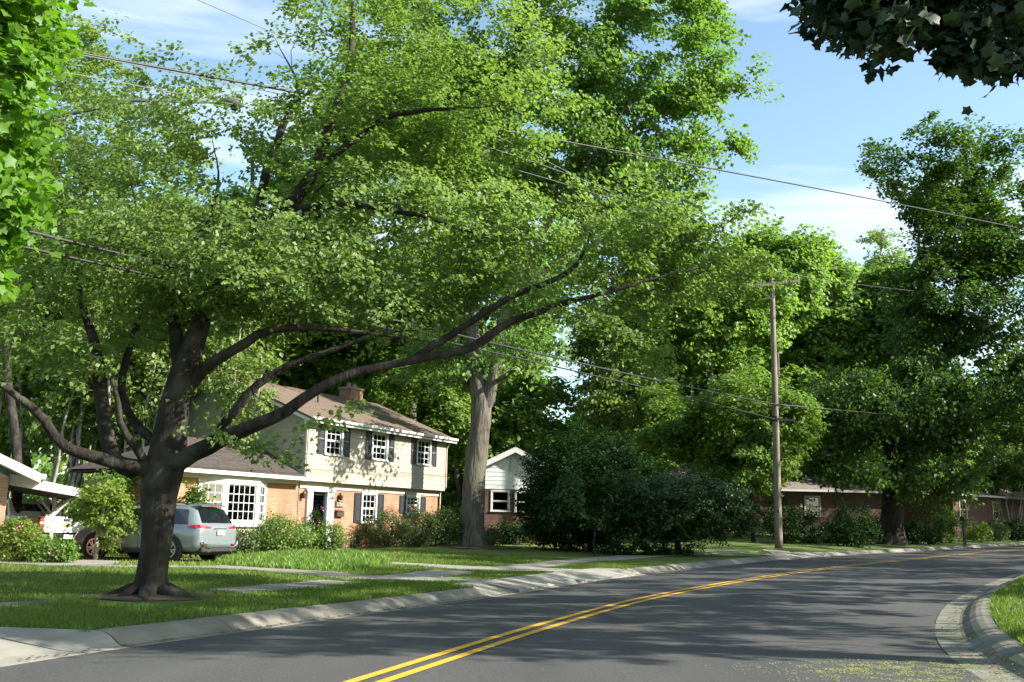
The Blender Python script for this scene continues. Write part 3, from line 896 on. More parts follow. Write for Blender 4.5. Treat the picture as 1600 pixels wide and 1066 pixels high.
for px_poly in ([(912, 904), (852, 909.5), (775, 909), (700, 903.5), (582, 901), (520, 895), (345, 884.5), (200, 878), (60, 874), (60, 884), (200, 887), (320, 888.5), (400, 892.5), (495, 900.5), (582, 907), (720, 909.5), (765, 914), (790, 922.5), (850, 916)],
                [(992, 893.5), (902, 891), (845, 888), (752, 886.5), (640, 881), (560, 877), (560, 880), (640, 884), (715, 890.5), (840, 893.5), (885, 897), (915, 904), (940, 905), (975, 899.5)]):
    PAVED.append([G(*p)[:2] for p in px_poly])
def thick(px, w):
    c = np.array([G(*p)[:2] for p in px]); t = np.gradient(c, axis=0); t /= np.linalg.norm(t, axis=1)[:, None]; n = np.c_[-t[:, 1], t[:, 0]] * w / 2
    return [tuple(a) for a in c + n] + [tuple(a) for a in (c - n)[::-1]]
PAVED.append(thick([(350, 925), (420, 919.5), (480, 914.5), (535, 909)], .85)); PAVED.append(thick([(-60, 951), (0, 946), (92, 940)], .35)); PAVED.append(thick([(632, 903.5), (680, 899), (712, 893.5)], 1.1))
PAVED.append(thick([(800, 888), (835, 885.5), (880, 880), (940, 874.5), (1002, 869.3)], 1.1))
def left_grass_obj():
    rng = np.random.default_rng(11)
    n = 170000
    s = arclen(LEF); ss = rng.uniform(sT - 7, sF, n); tt = KERB_L - .04 + rng.exponential(5.5, n)
    t = tangents(LEF); nrm = np.c_[-t[:, 1], t[:, 0]]
    x = np.interp(ss, s, LEF[:, 0]) + np.interp(ss, s, nrm[:, 0]) * tt; y = np.interp(ss, s, LEF[:, 1]) + np.interp(ss, s, nrm[:, 1]) * tt
    keep = (tt < 19) & ~poly_mask(x, y, PAVED)
    for (a, b), AP in zip(openL, APRS): keep &= ~((ss > a - .5) & (ss < b + .5) & (tt < AP[-1][0] + .03 - 2.2 * np.clip(np.maximum(a - ss, ss - b), 0, 1)))
    keep &= ~(np.hypot(x - PY(235, 930, 15.3)[0], y - 15.3) < .75)
    x, y = x[keep], y[keep]; z = lawn_left(x, y); N = len(x)
    dist = np.hypot(x, y)
    h = rng.uniform(.03, .075, N); a = rng.uniform(0, 2 * pi, N); w = .0045 + dist * .00028 * rng.uniform(.7, 1.4, N)
    lean = rng.normal(0, .5, (N, 2)) * h[:, None]
    V = np.empty((N, 3, 3)); V[:, 0] = np.c_[x - np.cos(a) * w, y - np.sin(a) * w, z - .01]; V[:, 1] = np.c_[x + np.cos(a) * w, y + np.sin(a) * w, z - .01]
    V[:, 2] = np.c_[x + lean[:, 0], y + lean[:, 1], z + h]
    rv = np.array([.45 + .45 * mnoise.noise(Vector((q * .5, r * .5, 3))) for q, r in zip(x[:], y[:])]) + rng.normal(0, .18, N)
    me = tri_mesh('grass', V.reshape(-1, 3), np.arange(N * 3).reshape(-1, 3), np.clip(rv, 0, 1))
    tag(link('grass', me, LM_GRASS), kind='stuff')
left_grass_obj()
grass('grass', RIG, -1, near_s(RIG, (2.8, 6)), near_s(RIG, (22, 39)), KERB_W - .06, 9, 70000, lawn_right, .03, .08, 12, 1.3, .010)

# pale seed tassels swept along the asphalt, dead leaves along the gutter
def litter(name, pts, size, lmat, rng, z=.006):
    V, Fc, k = leaf_arrays(np.c_[pts[:, 0], pts[:, 1], pts[:, 2] + z], size, rng, 7, None)
    me = tri_mesh(name, V, Fc, np.repeat(rng.uniform(0, 1, len(pts)), k))
    return tag(link(name, me, lmat), kind='stuff')
rng = np.random.default_rng(7)
pp = []
cen = [Groad(1400, 1046), Groad(1330, 1050), Groad(1460, 1040), Groad(1440, 1062)]
for c in cen:
    q = rng.normal(0, 1, (2600, 2)) * np.array([.50, .25]) + np.array(c)
    dn = np.array([mnoise.noise(Vector((a * 5, b * 5, 0))) for a, b in q]); pp.append(q[dn > rng.uniform(-.25, .40, len(q))])
for i in range(260):
    f = rng.uniform(0, 1); a = YEL[rng.integers(40, 140)]; pp.append(np.array([[a[0] + rng.uniform(-2.8, 4.6), a[1] + rng.uniform(-1, 1)]]))
pp = np.vstack(pp); keep = dist_to(RIG, pp[:, 0], pp[:, 1]) > .05; pp = pp[keep]
litter('seed_litter', np.c_[pp, road_z(pp[:, 0], pp[:, 1])], .016, LM_POLLEN, rng)
gp = []
for c, side, s0, s1, n in ((LEF, 1, sT - 4, sF, 500), (RIG, -1, near_s(RIG, (3.5, 8)), near_s(RIG, (12, 25)), 260)):
    s = arclen(c); ss = rng.uniform(s0, s1, n); tt = np.clip(rng.normal(.30 if side < 0 else .08, .09 if side < 0 else .05, n), .02, .42); t = tangents(c); nr = np.c_[-t[:, 1], t[:, 0]] * side
    x = np.interp(ss, s, c[:, 0]) + np.interp(ss, s, nr[:, 0]) * tt; y = np.interp(ss, s, c[:, 1]) + np.interp(ss, s, nr[:, 1]) * tt
    gp.append(np.c_[x, y, Bz(x) + .012 + np.clip(tt - .33, 0, 1) * .5])
litter('leaf_litter', np.vstack(gp), .045, LM_DEAD, rng)

# =================================================================== HOUSES
def cells(x0, x1, z0, z1, ops):
    """rectangles that cover the wall except its openings"""
    zs = sorted({z0, z1, *[o[2] for o in ops if z0 < o[2] < z1], *[o[3] for o in ops if z0 < o[3] < z1]})
    out = []
    for a, b in zip(zs[:-1], zs[1:]):
        cuts = sorted([(o[0], o[1]) for o in ops if o[2] <= a + 1e-6 and o[3] >= b - 1e-6])
        x = x0
        for c0, c1 in cuts:
            if c0 > x: out.append((x, c0, a, b))
            x = max(x, c1)
        if x < x1: out.append((x, x1, a, b))
    return out
def tf_house(mb, face):
    """map wall-local (x along, y out(-)/in(+), z) onto the front (identity) or left side wall"""
    return mb
def window(parent, x0, x1, z0, z1, cols=3, rows=2, casing=.09, curtain=0.0, name='window', pane_parts=False, sill=True, depth=.0, double=True, mtrim=None, xf=None):
    """wall plane y=0, outside -y"""
    mtrim = mtrim or M_WHITE
    def fin(o):
        if xf is not None:
            o.data.transform(xf)
        return o
    m = MB(); c = casing
    m.box(x0 - c, x0, -.045 + depth, .06, z0 - .0, z1 + c); m.box(x1, x1 + c, -.045 + depth, .06, z0 - .0, z1 + c)
    m.box(x0, x1, -.045 + depth, .06, z1, z1 + c)
    w = fin(m.build(name, mtrim, parent))
    if sill: fin(MB().box(x0 - c - .03, x1 + c + .03, -.09 + depth, .06, z0 - .06, z0 - .001).build('sill', mtrim, w))
    zm = (z0 + z1) / 2
    halves = [(z0, zm, .0), (zm, z1, -.02)] if double else [(z0, z1, 0)]
    s = .04
    for a, b, d in halves:
        m = MB(); yb = .03 + d + depth
        m.box(x0, x0 + s, yb, yb + .03, a, b); m.box(x1 - s, x1, yb, yb + .03, a, b)
        m.box(x0 + s, x1 - s, yb, yb + .03, a, a + s); m.box(x0 + s, x1 - s, yb, yb + .03, b - s, b)
        iw = (x1 - x0 - 2 * s); ih = (b - a - 2 * s)
        for k in range(1, cols): xx = x0 + s + iw * k / cols; m.box(xx - .011, xx + .011, yb + .004, yb + .026, a + s, b - s)
        for k in range(1, rows): zz = a + s + ih * k / rows; m.box(x0 + s, x1 - s, yb + .006, yb + .024, zz - .011, zz + .011)
        fin(m.build('sash', mtrim, w))
        if pane_parts:
            for i in range(cols):
                for j in range(rows):
                    xa = x0 + s + iw * i / cols + .012; xb = x0 + s + iw * (i + 1) / cols - .012
                    za = a + s + ih * j / rows + .012; zb = a + s + ih * (j + 1) / rows - .012
                    fin(MB().box(xa, xb, yb + .012, yb + .018, za, zb).build('pane', M_GLASS, w))
        else:
            fin(MB().box(x0 + s, x1 - s, yb + .012, yb + .018, a + s, b - s).build('pane', M_GLASS, w))
    fin(MB().box(x0 - .05, x1 + .05, .45, .47, z0 - .05, z1 + .05).build('room_shade_backing', M_DARK, w))  # near-black sheet stands in for the unlit room
    if curtain > 0:
        m = MB(); n = 14
        for i in range(n):
            xa = x0 + (x1 - x0) * i / n; xb = x0 + (x1 - x0) * (i + 1) / n; y0 = .12 + (.02 if i % 2 else 0)
            m.box(xa, xb, y0, y0 + .01, z1 - (z1 - z0) * curtain, z1)
        fin(m.build('curtain', M_CURT, w))
    return w
def shutter(parent, x0, x1, z0, z1):
    m = MB(); s = .055; y0 = -.05
    m.box(x0, x0 + s, y0, -.004, z0, z1); m.box(x1 - s, x1, y0, -.004, z0, z1)
    for a in (z0, z0 + (z1 - z0) * .46, z1 - s): m.box(x0 + s, x1 - s, y0, -.004, a, a + s)
    m.box(x0 + s, x1 - s, y0 + .022, -.004, z0 + s, z1 - s)
    for a, b in ((z0 + s + .03, z0 + (z1 - z0) * .46 - .03), (z0 + (z1 - z0) * .46 + s + .03, z1 - s - .03)):
        m.box(x0 + s + .03, x1 - s - .03, y0 + .008, y0 + .022, a, b)
    return m.build('shutter', M_SHUT, parent, bevel=.003)
def siding(parent, x0, x1, z0, z1, ops, mat, row=.2, top=None, xf=None, name='siding_board'):
    z = z0
    while z < z1 - .01:
        b = min(z + row, z1)
        opz = [(o[0], o[1], max(o[2], z), min(o[3], b)) for o in ops if o[2] < b - .01 and o[3] > z + .01]
        xa, xb = (x0, x1) if top is None else top(z + row * .5)
        if xb - xa < .1: z = b; continue
        for c in cells(xa, xb, z, b, opz):
            if c[1] - c[0] < .02: continue
            m = MB(); yb, yt = -.030, -.012
            # board tilted: butt edge proud at the bottom
            f0 = (c[2] - z) / row; f1 = (c[3] - z) / row
            y_0 = yb + (yt - yb) * f0; y_1 = yb + (yt - yb) * f1
            m.hexa([(c[0], y_0, c[2]), (c[1], y_0, c[2]), (c[1], .0, c[2]), (c[0], .0, c[2]), (c[0], y_1, c[3]), (c[1], y_1, c[3]), (c[1], .0, c[3]), (c[0], .0, c[3])])
            o = m.build(name, mat, parent)
            if xf is not None: o.data.transform(xf)
        z = b
def wallbox(parent, x0, x1, z0, z1, ops, mat, y0=.001, y1=.14, name='wall', xf=None):
    m = MB()
    for c in cells(x0, x1, z0, z1, ops): m.box(c[0], c[1], y0, y1, c[2], c[3])
    o = m.build(name, mat, parent)
    if xf is not None: o.data.transform(xf)
    return o

# ---- the two-storey house -------------------------------------------------
AX, AY = -7.72, 38.0
RZ = math.atan2(.8744, .4851)
GZ = 0.30                                  # grade beside the house
LH, DH = 9.72, 8.6
house = empty('two_storey_house', (AX, AY, 0), RZ, 'two-storey house with beige lap siding over orange brick, black shutters and a brown shingle roof', 'house')
SB = 2.98                                  # bottom of the overhanging upper storey
EZ = 5.34
up_w = [(1.10, 2.02), (4.12, 5.06), (7.42, 8.38)]
opsU = [(a, b, 4.02, 5.08) for a, b in up_w]
RISE = 1.74; OH = .38
def XF_left():   # wall-local -> left gable wall (wall x runs from back to front)
    return Matrix.Translation((0, DH, 0)) @ Matrix.Rotation(-pi / 2, 4, 'Z')
XL = XF_left()
wallbox(house, .0, LH, SB, EZ + .02, opsU, M_SOFF, .001, .12, 'wall')
siding(house, .09, LH - .09, SB, EZ - .02, opsU, M_CREAM)
for xa in (0, LH - .09): MB().box(xa, xa + .09, -.042, -.0, SB, EZ).build('corner_board', M_BEIGE, house)
def gab(z):
    if z < EZ: return (.09, DH - .09)
    t = (z - EZ) / RISE * DH / 2
    return (t, DH - t)
wl = MB().prism([(0, SB), (DH, SB), (DH, EZ), (DH / 2, EZ + RISE), (0, EZ)], .001, .1, 'y').build('wall', M_SOFF, house); wl.data.transform(XL)
siding(house, 0, DH, SB, EZ + RISE, [], M_CREAM, .2, gab, XL)
cb = MB().box(DH - .09, DH, -.042, 0, SB, EZ).build('corner_board', M_BEIGE, house); cb.data.transform(XL)
wr = MB().prism([(0, SB), (DH, SB), (DH, EZ), (DH / 2, EZ + RISE), (0, EZ)], LH - .12, LH - .02, 'x').build('wall', M_CREAM, house)
MB().box(0.05, LH - .05, DH - .1, DH, 0, EZ).build('wall', M_BRICK, house)
# overhang soffit and frieze
MB().box(0, LH, -.02, .45, SB - .06, SB - .003).build('soffit', M_BEIGE, house)
MB().box(.02, LH - .02, .25, .30, 2.66, SB - .062).build('frieze_board', M_BEIGE, house)
# lower storey brick, set back .3
lw = [(3.98, 4.86, 1.42, 2.56), (7.16, 8.06, 1.86, 2.56)]
door_op = [(.44, 2.02, .0, 2.62)]
XB = Matrix.Translation((0, .30, 0))
wallbox(house, .02, LH - .02, 0.0, 2.66, lw + door_op, M_BRICK, .001, .2, 'wall', XB)
MB().box(LH - .24, LH - .04, .55, DH - .1, 0, SB - .08).build('wall', M_BRICK, house)
MB().box(.06, .2, .55, DH - .1, 0, SB - .08).build('wall', M_BRICK, house)
for (a, b) in up_w:
    window(house, a, b, 4.02, 5.08, 3, 2, .10, curtain=.55)
    shutter(house, a - .10 - .44, a - .11, 3.98, 5.16); shutter(house, b + .11, b + .10 + .44, 3.98, 5.16)
for i, (a, b, z0, z1) in enumerate(lw):
    w = window(house, a, b, z0, z1, 3, 2, .09, curtain=.9 if i == 0 else .5)
    w.location.y = .30
    s1 = shutter(house, a - .1 - .46, a - .11, z0 - .02, z1 + .04); s2 = shutter(house, b + .11, b + .1 + .46, z0 - .02, z1 + .04)
    s1.location.y = s2.location.y = .30
# door with surround
m = MB(); m.box(.44, .76, .20, .34, .3, 2.55); m.box(1.62, 2.02, .20, .34, .3, 2.55); m.box(.36, 2.10, .17, .34, 2.55, 2.66)
ds = m.build('door_surround', M_WHITE, house, bevel=.006)
for xa, xb in ((.47, .73), (1.70, 1.95)):
    MB().box(xa + .04, xb - .04, .188, .199, .45, 2.4).build('pilaster_panel', M_WHITE, ds, bevel=.004)
m = MB(); m.box(.765, 1.615, .32, .36, .42, 2.54)
dr = m.build('door', plain('black_door', (.02, .022, .025), .25), house)
MB().box(.86, 1.52, .305, .319, .75, 2.42).build('storm_glass', M_GLASS, dr)
MB().lathe([(.0, 0), (.03, .0), (.035, .02), (.02, .045), (0, .05)], 10, 'y', (1.55, .27, 1.42)).build('handle', M_BRASS, dr)
MB().box(.3, 2.2, -.9, .29, .0, .40).build('doorstep', M_CONC2, house, bevel=.01)
# number plaque, mail box, wall lamp
M_PLQ = plain('plaque_dark', (.05, .035, .03), .5); M_PLT = plain('plaque_numerals', (.55, .52, .45), .5)
pq = MB().box(2.20, 2.66, .26, .30, 1.98, 2.22).build('number_plaque', M_PLQ, house, bevel=.004)
m = MB()
def seg7(m, x, z, w, h, on, y=.255, d=.004, t=.022):
    S = {'a': (x, x + w, z + h - t, z + h), 'd': (x, x + w, z, z + t), 'g': (x, x + w, z + h / 2 - t / 2, z + h / 2 + t / 2),
         'f': (x, x + t, z + h / 2, z + h), 'b': (x + w - t, x + w, z + h / 2, z + h), 'e': (x, x + t, z, z + h / 2), 'c': (x + w - t, x + w, z, z + h / 2)}
    for k in on: a = S[k]; m.box(a[0], a[1], y - d, y, a[2], a[3])
for i, on in enumerate(('bc', 'abcd', 'abc', 'abcdef')): seg7(m, 2.25 + i * .10, 2.03, .07, .14, on)
m.build('numerals', M_PLT, pq)
mb_ = MB().box(2.22, 2.66, .16, .30, 1.62, 1.82).build('mail_box', M_PLQ, house, bevel=.01)
MB().prism([(.14, 1.82), (.30, 1.82), (.30, 1.88)], 2.21, 2.67, 'x').build('lid', M_PLQ, mb_)
la = MB().lathe([(.02, 0), (.07, .02), (.09, .2), (.05, .27), (.0, .31)], 8, 'z', (2.41, .17, 2.25)).build('wall_lamp', M_BRASS, house)
MB().tube([(2.41, .3, 2.5), (2.41, .2, 2.56), (2.41, .17, 2.5)], .012, 6).build('bracket', M_BRASS, la)
la = MB().lathe([(.02, 0), (.07, .02), (.09, .2), (.05, .27), (.0, .31)], 8, 'z', (.18, .17, 2.25)).build('wall_lamp', M_BRASS, house)
# roof
rf = MB()
y0, y1 = -OH, DH + OH; zr = EZ + RISE + OH * RISE / (DH / 2) * 0; sl_ = RISE / (DH / 2)
ze = EZ - OH * sl_ + .02
xa, xb = -.28, LH + .34
th = .09
rf.hexa([(xa, y0, ze), (xb, y0, ze), (xb, DH / 2, EZ + RISE + .02), (xa, DH / 2, EZ + RISE + .02), (xa, y0, ze + th), (xb, y0, ze + th), (xb, DH / 2, EZ + RISE + .02 + th), (xa, DH / 2, EZ + RISE + .02 + th)])
rf.hexa([(xb, y1, ze), (xa, y1, ze), (xa, DH / 2 + .002, EZ + RISE + .02), (xb, DH / 2 + .002, EZ + RISE + .02), (xb, y1, ze + th), (xa, y1, ze + th), (xa, DH / 2 + .002, EZ + RISE + .02 + th), (xb, DH / 2 + .002, EZ + RISE + .02 + th)])
roof = rf.build('roof', M_ROOF, house)
# shingle courses as slim proud strips
m = MB()
nrow = 26
for i in range(nrow):
    t = i / nrow; yy = y0 + (DH / 2 - y0) * t; zz = ze + th + (EZ + RISE + .02 - ze) * t
    t2 = (i + 1) / nrow; y2 = y0 + (DH / 2 - y0) * t2; z2 = ze + th + (EZ + RISE + .02 - ze) * t2
    m.hexa([(xa, yy, zz + .001), (xb, yy, zz + .001), (xb, y2, z2 + .001), (xa, y2, z2 + .001), (xa, yy, zz + .014), (xb, yy, zz + .014), (xb, y2, z2 + .003), (xa, y2, z2 + .003)])
tag(m.build('shingle_courses', M_ROOF, roof), kind='stuff')
gt = MB(); gt.prism([(y0 - .11, ze + .02), (y0 - .11, ze + .12), (y0 - .095, ze + .12), (y0 - .095, ze + .035), (y0 - .02, ze + .035), (y0 - .02, ze - .0), (y0 - .08, ze - .0)], xa, xb, 'x')
gt.box(xa, xb, y0 - .018, y0 + .004, ze - .09, ze + th - .01)
gt.build('gutter', M_WHITE, house)
MB().box(xa + .3, xb - .3, y0 + .006, -.045, ze - .06, ze - .04).build('soffit', M_BEIGE, house)
for sx in (xa, xb - .03):
    m = MB(); m.hexa([(sx, y0, ze - .12), (sx + .03, y0, ze - .12), (sx + .03, DH / 2, EZ + RISE - .12), (sx, DH / 2, EZ + RISE - .12), (sx, y0, ze - .002), (sx + .03, y0, ze - .002), (sx + .03, DH / 2, EZ + RISE + .015), (sx, DH / 2, EZ + RISE + .015)])
    m.build('rake_board', M_WHITE, house)
MB().tube([(LH + .02, -.30, ze), (LH + .02, -.06, ze - .35), (LH + .02, -.07, SB + .1)], .04, 6).build('downspout', M_BEIGE, house)
MB().tube([(LH + .02, -.07, SB + .1), (LH - .02, .2, SB - .15), (LH - .0, .24, .35)], .04, 6).build('downspout', M_BEIGE, house)
chx = 8.2
m = MB(); m.box(chx, chx + .95, DH / 2 + .2, DH / 2 + .9, EZ + 1.2, 7.72); ch = m.build('chimney', M_BRICK, house)
MB().box(chx - .05, chx + 1.0, DH / 2 + .15, DH / 2 + .95, 7.72, 7.82).build('chimney_cap', M_CONC2, ch)
for dx in (.12, .55): MB().lathe([(.12, 7.82), (.10, 8.04)], 10, 'z', (chx + dx + .15, DH / 2 + .55, 0)).build('flue_tile', M_BRICK, ch)
MB().lathe([(.035, 0), (.035, .45)], 8, 'z', (3.1, 2.2, EZ + 1.0)).build('vent_pipe', M_DARK, roof)
MB().lathe([(.05, 0), (.05, .4)], 8, 'z', (1.2, 3.7, EZ + 1.6)).build('vent_pipe', M_WHITE, roof)

# ---- single-storey wing with bow window ------------------------------------
WL = 6.2; WD = 4.4; WEZ = 2.98
bowu = (-5.05, -1.75)
wallbox(house, -WL, -.02, 0, 2.78, [(bowu[0], bowu[1], 0.9, 2.72)], M_BRICK, .301, .5, 'wall')
MB().box(-WL, -WL + .2, .5, WD, 0, 2.78).build('wall', M_BRICK, house)
MB().box(-WL, -.02, .285, .31, 2.78, 2.95).build('frieze_board', M_WHITE, house)
wr_ = 1.3; wsl = wr_ / (WD / 2)
m = MB(); wy0 = -.15; wz = WEZ - .04; xe = -WL - .3; ym = WD / 2 + .3; yb_ = WD + .75; hx = xe + (ym - wy0)
for dz, rv in ((.1, 0), (0, 1)):
    m.add([(xe, wy0, wz + dz), (-.035, wy0, wz + dz), (-.035, ym, wz + wr_ + dz), (hx, ym, wz + wr_ + dz), (-.035, yb_, wz + dz), (xe, yb_, wz + dz)], [(0, 1, 2, 3), (3, 2, 4, 5), (0, 3, 5)])
m.box(xe, -.035, wy0, wy0 + .01, wz + .001, wz + .099)
wroof = m.build('roof', M_ROOFD, house)
MB().box(-WL - .3, -.05, wy0 - .1, wy0 - .003, wz - .03, wz + .10).build('gutter', M_WHITE, house)
MB().box(-WL - .2, -.05, wy0 + .002, .28, wz - .07, wz - .045).build('soffit', M_BEIGE, house)
MB().tube([(-WL + .1, wy0, wz - .02), (-WL + .1, .22, wz - .35), (-WL + .1, .24, .4)], .045, 6).build('downspout', M_WHITE, house)
# the bow: three facets standing proud of the brick
bow = empty('bow_window', (0, 0, 0)); bow.parent = house
bx0, bx1 = bowu; bd = .30; bz0, bz1 = 1.38, 2.62
fx0, fx1 = bx0 + .98, bx1 - .72
P0, P1, P2, P3 = (bx0, .30), (fx0, .30 - bd), (fx1, .30 - bd), (bx1, .30)
def facet(p, q, cols, rows, double, inset):
    v = Vector((q[0] - p[0], q[1] - p[1], 0)); ln = v.length
    xf = Matrix.Translation((p[0], p[1], 0)) @ Matrix.Rotation(math.atan2(v.y, v.x), 4, 'Z')
    w = MB(); n0 = len(bpy.data.objects)
    a, b = inset, ln - inset
    # frame
    mm = MB(); mm.box(0.004, a, -.03, .08, bz0 - .12, bz1 + .14); mm.box(b, ln - .004, -.03, .08, bz0 - .12, bz1 + .14)
    mm.box(a, b, -.03, .08, bz1, bz1 + .14); mm.box(a, b, -.05, .08, bz0 - .12, bz0)
    fr = mm.build('frame', M_WHITE, bow); fr.data.transform(xf)
    halves = [(bz0, (bz0 + bz1) / 2, 0), ((bz0 + bz1) / 2, bz1, -.02)] if double else [(bz0, bz1, 0)]
    for za, zb, d in halves:
        s = .035; m = MB(); yb = .02 + d
        m.box(a, a + s, yb, yb + .03, za, zb); m.box(b - s, b, yb, yb + .03, za, zb); m.box(a + s, b - s, yb, yb + .03, za, za + s); m.box(a + s, b - s, yb, yb + .03, zb - s, zb)
        iw, ih = b - a - 2 * s, zb - za - 2 * s
        for k in range(1, cols): xx = a + s + iw * k / cols; m.box(xx - .012, xx + .012, yb + .002, yb + .028, za + s, zb - s)
        for k in range(1, rows): zz = za + s + ih * k / rows; m.box(a + s, b - s, yb + .005, yb + .025, zz - .012, zz + .012)
        o = m.build('sash', M_WHITE, bow); o.data.transform(xf)
        for i in range(cols):
            for j in range(rows):
                o = MB().box(a + s + iw * i / cols + .013, a + s + iw * (i + 1) / cols - .013, yb + .012, yb + .018, za + s + ih * j / rows + .013, za + s + ih * (j + 1) / rows - .013).build('pane', M_GLASS, bow)
                o.data.transform(xf)
facet(P0, P1, 3, 2, True, .12); facet(P1, P2, 5, 4, False, .13); facet(P2, P3, 2, 2, True, .12)
def ring(z0, z1, g, mat, nm):
    q = [(bx0 - g, .299), (fx0 - g * .5, .30 - bd - g), (fx1 + g * .5, .30 - bd - g), (bx1 + g, .299)]
    return MB().prism(q, z0, z1, 'z').build(nm, mat, bow)
ring(bz1 + .142, bz1 + .28, .04, M_WHITE, 'head_board'); ring(bz0 - .20, bz0 - .122, .06, M_WHITE, 'sill')
ring(.3, bz0 - .202, -.06, M_BEIGE, 'apron_panel')
MB().box(bx0 + .1, bx1 - .1, 1.4, 1.42, .9, 2.7).build('room_shade_backing', M_DARK, bow)  # black sheet paints the room's darkness behind the bow

# ---- white gabled house behind the poplar ---------------------------------
def gable_house(name, label, ax, ay, rz, W, D, gz, wz0, ez, rise, oh, mlow, mup, mroof, wins, split, vent=True, board=.22):
    h = empty(name, (ax, ay, 0), rz, label, 'house')
    MB().box(0, W, .001, .2, gz - .6, split).build('wall', mlow, h) if not wins else wallbox(h, 0, W, gz - .6, split, wins, mlow, .001, .2, 'wall')
    MB().prism([(0, split), (W, split), (W, ez), (W / 2, ez + rise), (0, ez)], .002, .18, 'y').build('wall', mup, h)
    MB().box(0, .2, .2, D, gz - .6, ez).build('wall', mlow, h); MB().box(W - .2, W, .2, D, gz - .6, ez).build('wall', mlow, h)
    def top(z):
        if z < ez: return (0, W)
        t = (z - ez) / rise * W / 2; return (t, W - t)
    siding(h, 0, W, split, ez + rise - .05, [], mup, board, top)
    for w in wins: window(h, *w, 1, 1, .08)
    sl = rise / (W / 2); z0 = ez - oh * sl
    m = MB(); f = -.42
    m.hexa([(-oh, f, z0), (W / 2, f, ez + rise), (W / 2, D, ez + rise), (-oh, D, z0), (-oh, f, z0 + .12), (W / 2, f, ez + rise + .12), (W / 2, D, ez + rise + .12), (-oh, D, z0 + .12)])
    m.hexa([(W / 2 + .002, f, ez + rise), (W + oh, f, z0), (W + oh, D, z0), (W / 2 + .002, D, ez + rise), (W / 2 + .002, f, ez + rise + .12), (W + oh, f, z0 + .12), (W + oh, D, z0 + .12), (W / 2 + .002, D, ez + rise + .12)])
    m.build('roof', mroof, h)
    for s_ in (0, 1):
        a = (-oh, z0) if s_ == 0 else (W + oh, z0)
        m = MB(); t = (W / 2, ez + rise)
        q = [(a[0], a[1] - .16), (t[0] + (.0), t[1] - .16), (t[0], t[1] + .13), (a[0], a[1] + .13)]
        m.prism(q, f - .03, f - .003, 'y'); m.build('rake_board', M_WHITE, h)
    if vent:
        v = MB().box(W / 2 - .22, W / 2 + .22, -.06, -.034, ez + rise - 1.15, ez + rise - .45).build('gable_vent', M_SOFF, h)
        m = MB()
        for i in range(6): m.box(W / 2 - .19, W / 2 + .19, -.075, -.061, ez + rise - 1.1 + i * .105, ez + rise - 1.04 + i * .105)
        m.build('louvre', M_WHITE, v)
    return h
p = PY(756, 850, 52)
gable_house('gabled_house', 'white-sided gabled house over red brick, between the grey trunk and the dark evergreen', p[0], 52, radians(8), 3.0, 9, .5, 0, 4.55, .75, .3, M_BRICKR, M_SIDEW, M_ROOFG,
            [(.38, 1.22, 2.15, 3.12), (1.62, 2.45, 2.12, 3.08)], 3.25)

# ---- low ranch houses on the right -----------------------------------------
def ranch(name, label, ax, ay, rz, W, D, gz, ez, rise, mwall, mroof, wins, hip=True, porch=None):
    h = empty(name, (ax, ay, 0), rz, label, 'house')
    wallbox(h, 0, W, gz - .8, ez, wins, mwall, .001, .2, 'wall')
    MB().box(0, .2, .2, D, gz - .8, ez).build('wall', mwall, h); MB().box(W - .2, W, .2, D, gz - .8, ez).build('wall', mwall, h)
    for w in wins: window(h, *w, 2, 2, .1, mtrim=M_BEIGE)
    o = .5; z = ez - .02; i = D / 2 if hip else 0
    v = [(-o, -o, z), (W + o, -o, z), (W + o, D + o, z), (-o, D + o, z), (i, D / 2, z + rise), (W - i, D / 2, z + rise)]
    f = [(0, 1, 5, 4), (1, 2, 5), (2, 3, 4, 5), (3, 0, 4), (3, 2, 1, 0)]
    MB().add(v, f).build('roof', mroof, h)
    MB().box(-o, W + o, -o - .12, -o - .003, z - .06, z + .08).build('gutter', M_WHITE, h)
    MB().box(-o + .02, W + o - .02, -o + .02, -.02, z - .05, z - .02).build('soffit', M_BEIGE, h)
    return h
pb = PY(1262, 803, 60)
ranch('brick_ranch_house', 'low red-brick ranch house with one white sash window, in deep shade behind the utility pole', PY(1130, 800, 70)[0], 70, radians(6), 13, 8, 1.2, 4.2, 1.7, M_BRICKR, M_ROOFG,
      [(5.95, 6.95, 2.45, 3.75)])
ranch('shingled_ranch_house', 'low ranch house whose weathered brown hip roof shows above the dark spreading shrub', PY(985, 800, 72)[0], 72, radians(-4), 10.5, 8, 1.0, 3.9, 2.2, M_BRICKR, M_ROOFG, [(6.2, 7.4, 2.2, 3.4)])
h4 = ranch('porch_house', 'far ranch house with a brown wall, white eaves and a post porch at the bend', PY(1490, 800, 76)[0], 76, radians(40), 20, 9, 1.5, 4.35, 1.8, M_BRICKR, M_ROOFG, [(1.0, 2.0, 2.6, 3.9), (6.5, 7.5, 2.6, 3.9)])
pr = MB(); pr.hexa([(8, -2.6, 4.05), (16, -2.6, 4.05), (16, -.65, 4.3), (8, -.65, 4.3), (8, -2.6, 4.17), (16, -2.6, 4.17), (16, -.65, 4.42), (8, -.65, 4.42)])
pr.build('porch_roof', M_WHITE, h4)
for x in (8.2, 10.7, 13.2, 15.8): MB().box(x - .07, x + .07, -2.5, -2.36, .9, 4.05).build('porch_post', M_WHITE, h4)

